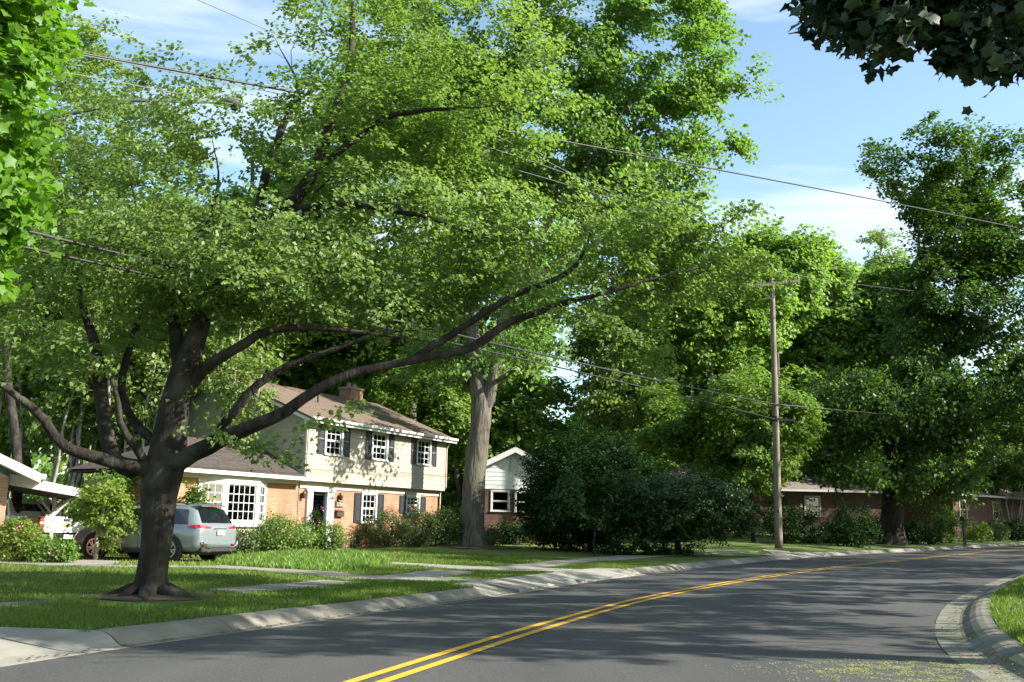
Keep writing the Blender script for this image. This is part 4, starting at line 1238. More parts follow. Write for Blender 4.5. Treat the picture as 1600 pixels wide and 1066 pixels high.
# ---- pale house edge at the left with carport -------------------------------
c5 = PY(14, 748, 27)
h5 = empty('brick_house', (c5[0], 27, 0), radians(27), 'pinkish brick gabled house with white rake boards, attached to the carport', 'house')
MB().box(-9, 0, 0.001, .2, -.4, 2.42).build('wall', M_BRICKP, h5); MB().box(-.2, 0, .2, 6, -.4, 2.42).build('wall', M_BRICKP, h5)
gr = 2.1
MB().prism([(-9, 2.42), (0, 2.42), (-4.5, 2.42 + gr)], .004, .16, 'y').build('gable', M_BEIGE, h5)
m = MB(); o5 = .75; sl5 = gr / 4.5; ze5 = 2.46 - o5 * sl5 + .28
m.hexa([(-4.5, -.65, 2.46 + gr + .28), (o5, -.65, ze5), (o5, 6.3, ze5), (-4.5, 6.3, 2.46 + gr + .28), (-4.5, -.65, 2.58 + gr + .28), (o5, -.65, ze5 + .12), (o5, 6.3, ze5 + .12), (-4.5, 6.3, 2.58 + gr + .28)])
m.hexa([(-9 - o5, -.65, ze5), (-4.502, -.65, 2.46 + gr + .28), (-4.502, 6.3, 2.46 + gr + .28), (-9 - o5, 6.3, ze5), (-9 - o5, -.65, ze5 + .12), (-4.502, -.65, 2.58 + gr + .28), (-4.502, 6.3, 2.58 + gr + .28), (-9 - o5, 6.3, ze5 + .12)])
m.build('roof', M_ROOFG, h5)
m = MB(); m.prism([(-4.5, 2.36 + gr + .28), (o5, ze5 - .12), (o5, ze5 + .13), (-4.5, 2.6 + gr + .28)], -.69, -.655, 'y'); m.build('rake_board', M_WHITE, h5)
MB().prism([(-4.5, 2.34 + gr + .26), (o5 - .05, ze5 - .10), (o5 - .05, ze5 - .05), (-4.5, 2.42 + gr + .26)], -.65, 6.2, 'y').build('soffit', M_WHITE, h5)
MB().box(o5 + .002, o5 + .13, -.68, 6.3, ze5 - .02, ze5 + .12).build('gutter', M_WHITE, h5)
# carport: shallow roof sloping down to the right on Y-braced posts
cp_ = empty('carport', (0, 0, 0)); cp_.parent = h5
z_a, z_b = 2.50, 2.16; cw = 1.80
m = MB(); m.hexa([(.02, .6, z_a - .26), (cw, .6, z_b - .2), (cw, 7, z_b - .2), (.02, 7, z_a - .26), (.02, .6, z_a), (cw, .6, z_b), (cw, 7, z_b), (.02, 7, z_a)])
m.build('carport_roof', M_ROOFD, cp_)
m = MB(); m.hexa([(.02, .5, z_a - .27), (cw, .5, z_b - .2), (cw, .597, z_b - .2), (.02, .597, z_a - .27), (.02, .5, z_a + .03), (cw, .5, z_b + .03), (cw, .597, z_b + .03), (.02, .597, z_a + .03)])
m.build('fascia', M_WHITE, cp_)
m = MB(); m.hexa([(cw + .003, .5, z_b - .2), (cw + .05, .5, z_b - .2), (cw + .05, 7, z_b - .2), (cw + .003, 7, z_b - .2), (cw + .003, .5, z_b + .03), (cw + .05, .5, z_b + .03), (cw + .05, 7, z_b + .03), (cw + .003, 7, z_b + .03)]); m.build('fascia', M_WHITE, cp_)
for yy in (3.0, 6.6):
    m = MB(); pc = 1.32; m.box(pc - .05, pc + .05, yy, yy + .1, -.2, z_b - .19)
    for sg in (1, -1):
        m.hexa([(pc + sg * .02, yy + .01, 1.50), (pc + sg * .05, yy + .01, 1.43), (pc + sg * .05, yy + .09, 1.43), (pc + sg * .02, yy + .09, 1.50), (pc + sg * .40, yy + .01, z_b - .20), (pc + sg * .47, yy + .01, z_b - .22), (pc + sg * .47, yy + .09, z_b - .22), (pc + sg * .40, yy + .09, z_b - .20)])
    m.build('braced_post', M_SOFF, cp_)

# =================================================================== VEHICLES
M_SILVER = plain('blue_silver_paint', (.19, .215, .235), .3, .25, .5, 1.0)
M_WPAINT = plain('white_truck_paint', (.72, .73, .74), .3, 0, .5, .8)
M_TYRE = plain('tyre_rubber', (.018, .018, .018), .85)
M_RIM = plain('alloy', (.5, .5, .5), .3, .85)
M_BLACKP = plain('black_plastic', (.022, .022, .024), .6)
M_TINT = plain('tinted_glass', (.008, .010, .012), .04, 0, .9)
M_RED = plain('red_lens', (.26, .006, .010), .3, 0, .5, .1)
M_CHROME = plain('chrome', (.75, .75, .75), .12, 1)
M_PLATE = plain('plate_white', (.75, .72, .66), .5)
M_GOLD = plain('gold_emblem', (.55, .38, .10), .3, .6)
M_AMBER = plain('amber', (.6, .25, .05), .3)
def wheel(parent, x, y, z, r, w, side, spokes=10):
    wh = MB().lathe([(r * .70, -w / 2), (r * .93, -w / 2), (r, -w * .36), (r, w * .36), (r * .93, w / 2), (r * .70, w / 2), (r * .68, w * .3), (r * .68, -w * .3)], 28, 'y').build('wheel', M_TYRE, parent, True, loc=(x, y, z))
    m = MB(); o = side * w * .5
    for k in range(24):
        a0, a1 = 2 * pi * k / 24, 2 * pi * (k + 1) / 24
        r0, r1 = r * .62, r * .71
        q = [(r0 * cos(a0), r0 * sin(a0)), (r1 * cos(a0), r1 * sin(a0)), (r1 * cos(a1), r1 * sin(a1)), (r0 * cos(a1), r0 * sin(a1))]
        m.prism(q, o * .72, o * 1.02, 'y')
    for k in range(spokes):
        a = 2 * pi * k / spokes + (.10 if k % 2 else -.10); wd = r * .045
        c_, s_ = cos(a), sin(a)
        q = [(c_ * .08 * r - s_ * wd, s_ * .08 * r + c_ * wd), (c_ * .08 * r + s_ * wd, s_ * .08 * r - c_ * wd), (c_ * r * .64 + s_ * wd * 1.3, s_ * r * .64 - c_ * wd * 1.3), (c_ * r * .64 - s_ * wd * 1.3, s_ * r * .64 + c_ * wd * 1.3)]
        m.prism(q, o * .62, o * .92, 'y')
    m.lathe([(r * .15, o * .6), (r * .15, o * .96), (r * .06, o * 1.0)], 14, 'y')
    m.build('rim', M_RIM, wh)
    MB().lathe([(r * .66, o * .2), (r * .66, o * .3)], 20, 'y').build('brake_disc', M_BLACKP, wh)
    return wh

# silver SUV: x forward, y left, z up; origin on the ground between the axles' centre
r_w = Vector(G(268, 879)).copy(); r_w.z = 0
hd = Vector((-.925, .38, 0)).normalized()
lf = Vector((-hd.y, hd.x, 0))
org = r_w + hd * 1.44 - lf * .86
rzc = math.atan2(hd.y, hd.x)
gz = hL(org.x, org.y) + .035
suv = empty('parked_suv', (org.x, org.y, gz - .02), rzc, 'silver-blue SUV parked on the driveway behind the dark maple trunk', 'car')
ST = [  # x, half width at sill, half width at belt, z bottom, z belt, z top, half width top, z shoulder
 (-2.47, .70, .78, .52, .92, .96, .60), (-2.43, .86, .88, .34, .98, 1.06, .66), (-2.30, .93, .93, .28, 1.02, 1.22, .70), (-2.12, .955, .945, .27, 1.05, 1.50, .68),
 (-1.98, .96, .95, .27, 1.06, 1.66, .66), (-1.60, .965, .955, .27, 1.06, 1.71, .67), (-1.0, .965, .955, .25, 1.05, 1.735, .685), (-.2, .965, .955, .24, 1.04, 1.735, .69), (.35, .965, .955, .24, 1.04, 1.69, .67),
 (.75, .965, .95, .24, 1.03, 1.47, .69), (1.12, .965, .945, .24, 1.02, 1.17, .76), (1.35, .96, .93, .25, .99, 1.09, .74), (1.8, .955, .91, .26, .95, 1.04, .70), (2.2, .93, .86, .27, .86, .95, .62), (2.42, .84, .76, .32, .74, .82, .52), (2.48, .70, .64, .42, .64, .70, .44)]
def suv_ring(s):
    x, ws, wb, zb, ze_, zt, wt = s
    zm = zb + (ze_ - zb) * .55
    half = [(0, zb), (ws * .8, zb), (ws * .985, zb + .07), (ws, zm), (wb, ze_), (wt + (wb - wt) * .38, ze_ + (zt - ze_) * .58), (wt, zt - (zt - ze_) * .10), (wt * .75, zt - .004), (0, zt + .012 if zt > 1.3 else zt + .02)]
    return [(x, y, z) for y, z in half] + [(x, -y, z) for y, z in half[-2:0:-1]]
rings = [suv_ring(s) for s in ST]; nr = len(rings[0]); v = sum(rings, []); f = []
for i in range(len(rings) - 1):
    for k in range(nr): f.append((i * nr + k, i * nr + (k + 1) % nr, (i + 1) * nr + (k + 1) % nr, (i + 1) * nr + k))
f.append(tuple(range(nr))); f.append(tuple(range((len(rings) - 1) * nr, len(rings) * nr)))
suv.scale = (.94, .94, .92)
body = MB().add(v, f).build('body', M_SILVER, suv, True)
sub = body.modifiers.new('sub', 'SUBSURF'); sub.levels = 2; sub.render_levels = 2
def belt(x, t, side):   # point on the greenhouse side at height fraction t (0 belt .. 1 roof edge)
    xs = [s[0] for s in ST]
    g = lambda k: float(np.interp(x, xs, [s[k] for s in ST]))
    wb, wt, ze_, zt = g(2), g(6), g(4), g(5)
    # polyline belt -> (.62,.58) -> top edge
    P = [(wb, ze_), (wt + (wb - wt) * .38, ze_ + (zt - ze_) * .58), (wt, zt - (zt - ze_) * .10)]
    if t < .64: a = t / .64; y = P[0][0] + (P[1][0] - P[0][0]) * a; z = P[0][1] + (P[1][1] - P[0][1]) * a
    else: a = (t - .64) / .36; y = P[1][0] + (P[2][0] - P[1][0]) * a; z = P[1][1] + (P[2][1] - P[1][1]) * a
    return (x, side * (y + .012), z)
def side_glass(x0b, x1b, x0t, x1t, side, nm='side_window'):
    m = MB(); v = []; f = []
    nx, nz = 6, 4
    for j in range(nz + 1):
        t = .10 + .76 * j / nz
        xa = x0b + (x0t - x0b) * j / nz; xb_ = x1b + (x1t - x1b) * j / nz
        for i in range(nx + 1): v.append(belt(xa + (xb_ - xa) * i / nx, t, side))
    for j in range(nz):
        for i in range(nx): k = j * (nx + 1) + i; f.append((k, k + 1, k + nx + 2, k + nx + 1))
    m.add(v, f); return m.build(nm, M_TINT, suv, True)
for sd in (1, -1):
    side_glass(-2.02, -1.28, -1.86, -1.28, sd); side_glass(-1.22, -.30, -1.22, -.30, sd); side_glass(-.22, .86, -.22, .46, sd)
# tailgate glass, light clusters, plate, bumper, wheel arches
def rearx(z): return float(np.interp(z, [.3, .92, 1.0, 1.14, 1.36, 1.58, 1.66], [-2.445, -2.485, -2.45, -2.385, -2.235, -2.085, -2.03]))
def patch(name, quad, mat, off=.012, n=5, parent=None):
    """quad of (y,z) corners bl,br,tr,tl laid on the tailgate"""
    v = []; f = []
    for j in range(n + 1):
        for i in range(n + 1):
            a, b = i / n, j / n
            y = (quad[0][0] * (1 - a) + quad[1][0] * a) * (1 - b) + (quad[3][0] * (1 - a) + quad[2][0] * a) * b
            z = (quad[0][1] * (1 - a) + quad[1][1] * a) * (1 - b) + (quad[3][1] * (1 - a) + quad[2][1] * a) * b
            x = rearx(z) + .11 * max(0, abs(y) - .35) ** 1.6 - off
            v.append((x, y, z))
    for j in range(n):
        for i in range(n): k = j * (n + 1) + i; f.append((k, k + 1, k + n + 2, k + n + 1))
    return MB().add(v, f).build(name, mat, parent or suv, True)
patch('rear_window', [(.68, 1.17), (-.68, 1.17), (-.56, 1.58), (.56, 1.58)], M_TINT, .02)
MB().add([(-2.22, .60, 1.665), (-2.22, -.60, 1.665), (-1.92, -.60, 1.735), (-1.92, .60, 1.735), (-2.22, .58, 1.64), (-2.22, -.58, 1.64), (-1.92, -.58, 1.70), (-1.92, .58, 1.70)], [(0, 1, 2, 3), (7, 6, 5, 4), (0, 4, 5, 1), (0, 3, 7, 4), (1, 5, 6, 2), (2, 6, 7, 3)]).build('spoiler', M_SILVER, suv, bevel=.008)
MB().box(-2.235, -2.215, -.18, .18, 1.642, 1.66).build('brake_light', M_RED, suv)
for sd in (1, -1):
    m = MB(); q = []
    # swept lamp wrapping the corner
    pts = [(-2.455, .40, 1.005), (-2.44, .62, .99), (-2.40, .80, .985), (-2.28, .915, 1.0), (-2.02, .962, 1.03)]
    top = [(-2.44, .40, 1.035), (-2.41, .62, 1.07), (-2.36, .80, 1.10), (-2.24, .90, 1.10), (-2.02, .958, 1.045)]
    v = [(a, sd * b, c) for a, b, c in pts] + [(a, sd * b, c) for a, b, c in top]
    v = [(a - .02, b + sd * .012, c) for a, b, c in v]
    m.add(v, [(i, i + 1, i + 6, i + 5) for i in range(4)])
    o = m.build('tail_light', M_RED, suv); sm = o.modifiers.new('s', 'SOLIDIFY'); sm.thickness = .02
    MB().box(-2.50, -2.47, sd * .66 - .10, sd * .66 + .10, .50, .535).build('reflector', M_RED, suv)
pl = MB().box(-2.515, -2.50, -.16, .16, .80, .95).build('number_plate', M_PLATE, suv)
MB().box(-2.52, -2.516, -.13, .13, .825, .845).build('plate_band', M_AMBER, pl)
patch('badge_strip', [(.30, .985), (-.30, .985), (-.30, 1.0), (.30, 1.0)], M_CHROME, .03)
m = MB(); m.box(-2.50, -2.20, -.80, .80, .30, .44); m.build('bumper_valance', M_BLACKP, suv, bevel=.02)
for sd in (1, -1):
    MB().tube([(-2.50, sd * .80, .62), (-2.52, sd * .74, .50), (-2.52, sd * .60, .44), (-2.52, sd * .44, .43)], .022, 6).build('chrome_accent', M_CHROME, suv)
    MB().tube([(-2.53, sd * .5, .33), (-2.40, sd * .5, .33)], .035, 10).build('exhaust_tip', M_CHROME, suv)
    for wx in (-1.44, 1.42):
        m = MB(); m.lathe([(.375, 0), (.455, 0), (.455, .035), (.375, .035)], 32, 'y', (wx, (.935 if sd > 0 else -.97), .37)); m.build('wheel_arch', M_BLACKP, suv)
        MB().lathe([(.40, 0), (.40, .20)], 32, 'y', (wx, (.77 if sd > 0 else -.97), .38)).build('arch_liner', M_BLACKP, suv)
        wheel(suv, wx, sd * .87, .365, .365, .24, sd)
    MB().box(-1.0, 1.0, sd * .965 - .012, sd * .965 + .012, .26, .36).build('sill_trim', M_BLACKP, suv)
    for hx in (-.95, .05): MB().tube([(hx, sd * .975, .92), (hx + .1, sd * 1.0, .925), (hx + .2, sd * .975, .92)], .013, 6).build('door_handle', M_CHROME, suv)
    mi = MB().box(.70, .86, sd * .98 - .0, sd * .98 + sd * .2, 1.04, 1.19).build('wing_mirror', M_SILVER, suv, bevel=.03)
    MB().tube([(-1.75, sd * .60, 1.68), (-1.5, sd * .60, 1.745), (.0, sd * .60, 1.75), (.25, sd * .60, 1.68)], .018, 6).build('roof_rail', M_BLACKP, suv)
    for k, dx in enumerate((-.26, .90)):
        MB().box(dx - .004, dx + .004, sd * .972 - .003, sd * .972 + .003, .38, 1.02).build('door_gap', M_BLACKP, suv)
MB().box(-2.3, 2.3, -.7, .7, .22, .34).build('underbody', M_BLACKP, suv)
MB().prism([(2.44, .55), (2.49, .55), (2.47, .68), (2.42, .70)], -.6, .6, 'y').build('grille', M_BLACKP, suv)

# white pickup under the carport, tailgate towards us
rl = PY(54, 830, 31.5); 
hd2 = Vector((-.80, .60, 0)).normalized(); lf2 = Vector((-hd2.y, hd2.x, 0))
org2 = Vector((rl.x, rl.y, 0)) - lf2 * 1.0
gz2 = hL(org2.x, org2.y) + .02
tr = empty('pickup_truck', (org2.x, org2.y, gz2), math.atan2(hd2.y, hd2.x), 'white pickup truck parked nose-in beneath the carport', 'truck')
def bx(nm, x0, x1, y0, y1, z0, z1, mat, bev=.0, parent=None):
    return MB().box(x0, x1, y0, y1, z0, z1).build(nm, mat, parent or tr, bevel=bev)
tr.scale = (.9, .9, .86)
DZ = .0
bx('bed_side', .02, 2.0, .93, 1.0, .62 + DZ, 1.32 + DZ, M_WPAINT, .02); bx('bed_side', .02, 2.0, -1.0, -.93, .62 + DZ, 1.32 + DZ, M_WPAINT, .02)
bx('bed_floor', .06, 2.0, -.92, .92, .66 + DZ, .72 + DZ, M_BLACKP)
tg = bx('tailgate', -.02, .05, -.80, .80, .74 + DZ, 1.31 + DZ, M_WPAINT, .015)
bx('tailgate_panel', -.030, -.019, -.72, .72, .80 + DZ, 1.14 + DZ, M_WPAINT, .004, tg)
bx('handle', -.045, -.02, -.11, .11, 1.14 + DZ, 1.24 + DZ, M_BLACKP, .01, tg)
m = MB(); ey = .0; ez = .98 + DZ
m.box(-.042, -.031, -.17, .17, ez - .032, ez + .032); m.box(-.043, -.032, -.062, .062, ez - .062, ez + .062)
m.build('bow_tie_emblem', M_GOLD, tg)
for sd in (1, -1):
    a = sorted((sd * .81, sd * .995)); t_ = bx('tail_light', -.035, .06, a[0], a[1], .86 + DZ, 1.29 + DZ, M_RED, .012)
    bx('reverse_lens', -.042, -.034, a[0] + .03, a[1] - .03, 1.04 + DZ, 1.12 + DZ, M_PLATE, 0, t_)
bx('bumper', -.22, -.03, -.98, .98, .50 + DZ, .70 + DZ, M_CHROME, .02)
bx('number_plate', -.232, -.222, -.16, .16, .53 + DZ, .67 + DZ, M_PLATE)
ct = [(2.04, .55), (5.4, .55), (5.75, .75), (5.7, 1.12), (4.35, 1.22), (3.75, 1.86), (2.25, 1.90), (2.04, 1.35)]
MB().prism([(a, b + DZ) for a, b in ct], -.98, .98, 'y').build('cab', M_WPAINT, tr, bevel=.03)
MB().prism([(a, b + DZ) for a, b in [(2.25, 1.35), (4.1, 1.30), (3.68, 1.78), (2.33, 1.80)]], -.99, .99, 'y').build('side_window', M_TINT, tr)
bx('rear_window', 2.10, 2.13, -.7, .7, 1.42 + DZ, 1.78 + DZ, M_TINT)
for wx in (1.05, 4.75):
    for sd in (1, -1): wheel(tr, wx, sd * .87, .39, .39, .26, sd, 6)

# =================================================================== POLE AND CABLES
pb = G(1217, 857); YP = pb[1]
ptop = PY(1206, 436, YP)
pole = empty('utility_pole', pb, 0, 'tall weathered wooden utility pole with a crossarm at the far kerb', 'utility pole')
def loc_(p): return Vector(p) - Vector(pb)
top = loc_(ptop)
m = MB(); n = 14
m.tube([Vector((0, 0, -.2)).lerp(top, t) if t > 0 else Vector((0, 0, -.2)) for t in np.linspace(0, 1, n)], [.19 - .07 * t for t in np.linspace(0, 1, n)], 14)
m.build('pole_shaft', M_POLE, pole, True)
ca, cb_ = loc_(PY(1165, 449, YP - .3)), loc_(PY(1250, 439, YP - .3))
d = (cb_ - ca).normalized()
def beam(a, b, w, h, nm, mat, par):
    a, b = Vector(a), Vector(b); d = (b - a).normalized(); s = d.cross(Vector((0, 0, 1))).normalized() * w / 2; u = Vector((0, 0, h / 2))
    return MB().hexa([a - s - u, b - s - u, b + s - u, a + s - u, a - s + u, b - s + u, b + s + u, a + s + u]).build(nm, mat, par)
arm = beam(ca, cb_, .11, .13, 'crossarm', M_POLE, pole)
for t in (.03, .28, .72, .97):
    q = ca.lerp(cb_, t); MB().lathe([(.012, .06), (.012, .14), (.045, .15), (.05, .19), (.03, .2), (.045, .24), (.02, .28)], 10, 'z', tuple(q)).build('insulator', M_INS, arm)
mid = ca.lerp(cb_, .5)
for t in (.18, .82): beam(ca.lerp(cb_, t) + Vector((0, 0, -.06)), mid + Vector((0, .2, -.75)), .035, .02, 'brace', M_STEEL, pole)
br = beam(loc_(PY(1213, 655, YP - .2)), loc_(PY(1242, 657, YP - .5)), .09, .1, 'side_bracket', M_POLE, pole)
MB().lathe([(.05, -.08), (.05, .08)], 10, 'z', tuple(loc_(PY(1240, 653, YP - .5)))).build('cable_clamp', M_BLACKP, br)
MB().lathe([(.17, -.14), (.17, .14)], 14, 'z', tuple(loc_(PY(1212, 655, YP)))).build('cable_band', M_BLACKP, pole)
bx_ = MB().tube([loc_(PY(1216, 770, YP - .2)), loc_(PY(1214, 640, YP - .2))], .02, 6).build('ground_wire_guard', M_STEEL, pole)
def smooth_run(p, n=70):
    p = np.array(p); s = np.r_[0, np.cumsum(np.linalg.norm(np.diff(p, axis=0), axis=1))]; t = s / s[-1]
    tt = np.linspace(0, 1, n); w = np.ones(len(p)); w[-1] = 60; w[0] = 3
    return np.stack([np.polyval(np.polyfit(t, p[:, k], 1 if k < 2 else 2, w=w), tt) for k in range(3)], 1)
def cable(label, pts, r, mat, name='overhead_cable'):
    p = smooth_run([tuple(PY(*q)) for q in pts])
    c = np.c_[p, np.full(len(p), r)]
    m = MB(); m.tube([tuple(x[:3]) for x in c], r, 6); o = m.build(name, mat, None, True)
    return tag(o, label, 'cable', 'overhead cables')
cable('thick black cable sagging across the whole sky above the pole', [(-60, -22, 13), (100, 62, 15), (240, 115, 17.5), (385, 168, 20), (600, 225, 24), (800, 272, 28.5), (1050, 320, 38), (1200, 352, 45), (1430, 382, 59), (1640, 395, 73), (1800, 402, 84)], .024, M_WIRE)
def wend(t, dz=.28): 
    q = Vector(pb) + ca.lerp(cb_, t) + Vector((0, 0, dz)); return q
def cable3(label, pts, end, r, mat):
    p = smooth_run([tuple(PY(*q)) for q in pts] + [tuple(end)])
    c = np.c_[p, np.full(len(p), r)]
    m = MB(); m.tube([tuple(x[:3]) for x in c], r, 5)
    return tag(m.build('overhead_wire', mat, None, True), label, 'wire', 'overhead cables')
cable3('bright bare wire running highest from the upper left to the left tip of the crossarm', [(120, -90, 13), (270, 0, 15), (390, 68, 17), (600, 150, 21), (760, 200, 25), (920, 290, 31), (1060, 375, 38)], wend(.03), .009, M_WIREP)
cable3('bright bare wire just below the highest one, ending beside the pole top', [(-60, 45, 12), (100, 80, 14), (190, 112, 16), (400, 190, 20), (745, 215, 26), (905, 300, 32), (1070, 385, 39)], wend(.28), .009, M_WIREP)
cable3('thin bright wire passing lowest behind the maple crown to the crossarm', [(-60, 60, 12), (200, 150, 16), (385, 215, 20), (560, 262, 24), (760, 280, 28), (860, 312, 32), (1060, 400, 40)], wend(.72), .008, M_WIREP)
cable3('dark wire leaving the right tip of the crossarm towards the shaded maple', [(1800, 455, 80), (1600, 461, 66), (1430, 459, 56), (1330, 457, 50)], wend(.97), .014, M_WIRE)
P1_ = Vector(PY(1213, 632, YP - .25))
cable3('upper of the two dark communication cables meeting the pole at mid height', [(-60, 320, 12), (150, 390, 15), (300, 440, 18), (560, 518, 23), (800, 570, 29), (900, 590, 32), (1040, 608, 38)], P1_, .028, M_WIRE)
cable3('lower of the two dark communication cables meeting the pole bracket', [(-60, 350, 12), (150, 412, 15), (300, 460, 18), (560, 535, 23), (800, 584, 29), (900, 600, 32), (1040, 626, 38)], Vector(PY(1211, 655, YP - .25)), .022, M_WIRE)
cable3('dark cable running from mid pole into the shaded maple on the right', [(1900, 700, 85), (1600, 668, 66), (1420, 652, 55), (1290, 641, 48)], P1_, .028, M_WIRE)

# street lamp on an arm reaching in from its pole beyond the left edge
lp0 = PY(-120, 520, 16.4); lz = float(hL(lp0.x, lp0.y))
lampole = empty('street_lamp', (lp0.x, lp0.y, lz), 0, 'grey street lamp head at the end of a long arm among the upper left leaves', 'street lamp')
hp = PY(-120, -120, 16.4) - Vector((lp0.x, lp0.y, lz))
MB().tube([(0, 0, -.2), (0, 0, hp.z)], [.16, .12], 12).build('pole_shaft', M_POLE, lampole, True)
O_ = Vector((lp0.x, lp0.y, lz))
a0, a1, a2, a3 = [PY(*q) - O_ for q in ((-120, 200, 16.4), (95, 181, 16.6), (210, 157, 16.8), (345, 160, 17.0))]
a0.x = 0; a0.y = 0
MB().tube([a0, a0.lerp(a1, .6), a1, a2, a3], [.05, .045, .04, .035, .03], 8).build('arm', M_STEEL, lampole, True)
hl_ = MB().tube([a3, a3 + Vector((.12, .02, .03)), a3 + Vector((.32, .05, .0)), a3 + Vector((.40, .06, -.03))], [.04, .09, .10, .03], 12).build('lamp_head', M_STEEL, lampole, True)
MB().lathe([(.0, -.14), (.06, -.12), (.085, -.06), (.085, -.03)], 12, 'z', tuple(a3 + Vector((.24, .04, 0)))).build('lens', M_GLASS, hl_)

# small yard things on the right
q = G(1253, 838); 
pl_ = empty('lamp_post', q, 0, 'slim black garden lamp post with a small white lantern, right of the utility pole', 'lamp post')
MB().lathe([(.06, -.1), (.045, .1), (.035, .2), (.03, 1.7), (.05, 1.72)], 10).build('post', M_BLACKP, pl_)
ln = MB().lathe([(.06, 1.73), (.09, 1.95), (.09, 1.96)], 6).build('lantern', plain('white_glass', (.7, .7, .68), .3), pl_)
MB().lathe([(.12, 1.965), (.03, 2.06), (.0, 2.1)], 6).build('cap', M_BLACKP, ln)
q = G(1508, 853)
sp = empty('mailbox_post', q, 0, 'dark green post with a small box on top, by the kerb', 'post')
MB().box(-.07, .07, -.07, .07, -.2, 1.5).build('post', plain('dark_green_paint', (.015, .035, .02), .6), sp, bevel=.01)
MB().box(-.12, .12, -.25, .25, 1.501, 1.75).build('box', plain('dark_green_metal', (.02, .04, .025), .5), sp, bevel=.03)
def rock(name, label, p, s, seed, mat):
    bm = bmesh.new(); bmesh.ops.create_icosphere(bm, subdivisions=3, radius=1)
    for v in bm.verts:
        d = 1 + .3 * mnoise.noise(v.co * 1.3 + Vector((seed, 0, 0))) + .08 * mnoise.noise(v.co * 4)
        v.co = Vector((v.co.x * s[0] * d, v.co.y * s[1] * d, v.co.z * s[2] * d + s[2] * .5))
    me = bpy.data.meshes.new(name); bm.to_mesh(me); bm.free()
    o = link(name, me, mat, smooth=True, loc=p); return tag(o, label, 'rock')
rock('garden_stone', 'small pale upright stone in the bed left of the shaded maple', G(1342, 838), (.16, .15, .3), 3, M_CONC2)
rock('garden_stone', 'flat pale stone edging the bed beside the garden lamp post', G(1285, 838), (.45, .2, .12), 8, M_CONC2)
rock('garden_stone', 'low pale stone block at the foot of the left flowering shrubs', G(40, 876), (.28, .18, .16), 5, M_CONC2)

# =================================================================== TREES
def nodeY(base, *a): return base[1]
# ---- the big dark maple in the lawn strip -----------------------------------
B1 = G(235, 932); Y1 = B1[1]
def Q(pts, y0=0.0):   # depth given relative to the trunk
    return LP([(a, b, Y1 + y0 + dy, r * .80) for a, b, dy, r in pts])
limbs1 = [
    [(B1[0], B1[1], B1[2], 29 * Y1 / F_PX)] + Q([(238, 900, 0, 29), (243, 860, 0, 28), (247, 800, .05, 31), (252, 752, .1, 36), (262, 715, .1, 36), (268, 665, .15, 31), (280, 610, .2, 28), (295, 560, .3, 25), (312, 510, .5, 19), (330, 455, .8, 14), (375, 395, 1.2, 15), (440, 335, 1.5, 14), (490, 270, 1.6, 12), (515, 195, 1.8, 10), (545, 110, 2.1, 7.5), (552, 10, 2.6, 5)]),
    Q([(262, 735, .05, 22), (300, 708, -.1, 20), (345, 688, -.3, 18), (400, 664, -.5, 15), (450, 640, -.6, 13), (500, 604, -.6, 11), (560, 583, -.5, 10), (650, 562, -.3, 9), (740, 540, 0, 10), (800, 502, .1, 9), (900, 470, .3, 7), (1010, 440, .5, 5.5), (1100, 415, .8, 4), (1175, 385, 1.0, 2.5)]),
    Q([(640, 565, -.3, 8), (700, 525, -.1, 8.5), (800, 462, .2, 7), (890, 425, .4, 6), (930, 350, .5, 4.5), (955, 300, .7, 3)]),
    Q([(330, 690, -.2, 12), (370, 640, -.5, 11), (400, 600, -.6, 9.5), (450, 570, -.7, 8), (520, 547, -.7, 6), (600, 520, -.6, 4), (700, 515, -.5, 2.5)]),
    Q([(290, 610, .3, 14), (330, 570, 0, 13), (382, 538, -.2, 11), (430, 514, -.3, 9), (510, 514, -.3, 7), (600, 522, -.2, 5), (690, 540, 0, 3)]),
    Q([(245, 740, 0, 18), (200, 727, -.2, 16), (150, 716, -.4, 13.5), (105, 700, -.6, 12), (68, 655, -.8, 10.5), (30, 622, -1.0, 9.5), (-15, 595, -1.2, 9), (-90, 560, -1.5, 6)]),
    Q([(205, 735, .0, 18), (178, 715, .1, 18), (165, 660, .2, 16), (155, 600, .4, 14), (150, 545, .5, 12), (132, 490, .7, 9), (118, 430, .9, 7), (90, 350, 1.1, 4)]),
    Q([(245, 690, .2, 11), (205, 655, .5, 10), (188, 600, .8, 9), (205, 540, 1.0, 8), (222, 480, 1.2, 6.5), (228, 400, 1.4, 5), (205, 290, 1.6, 4), (190, 200, 1.7, 2)]),
    Q([(285, 580, .4, 22), (276, 530, .6, 16), (270, 470, .9, 12), (300, 390, 1.3, 8), (340, 300, 1.8, 5), (330, 200, 2.2, 3)]),
    Q([(450, 325, 1.5, 10), (520, 322, 1.1, 9), (600, 325, .7, 7.5), (700, 352, .3, 5.5), (800, 385, .1, 3.5)]),
    Q([(495, 262, 1.7, 9), (560, 215, 1.3, 8), (620, 180, 1.0, 7), (700, 170, .8, 5.5), (800, 165, .7, 3.5)]),
    Q([(400, 375, 1.3, 11), (408, 300, 1.7, 11), (440, 200, 2.1, 9), (465, 140, 2.3, 7), (430, 60, 2.6, 4)]),
    Q([(230, 735, .1, 11), (212, 700, -.3, 10), (187, 660, -.5, 8), (180, 600, -.8, 6), (150, 560, -1.0, 4)]),
]
def e1(px, py, dy, rx, ry, rd, w=1): return EL(px, py, Y1 + dy + (.65 if px > 450 else .25), rx, ry, rd, w)
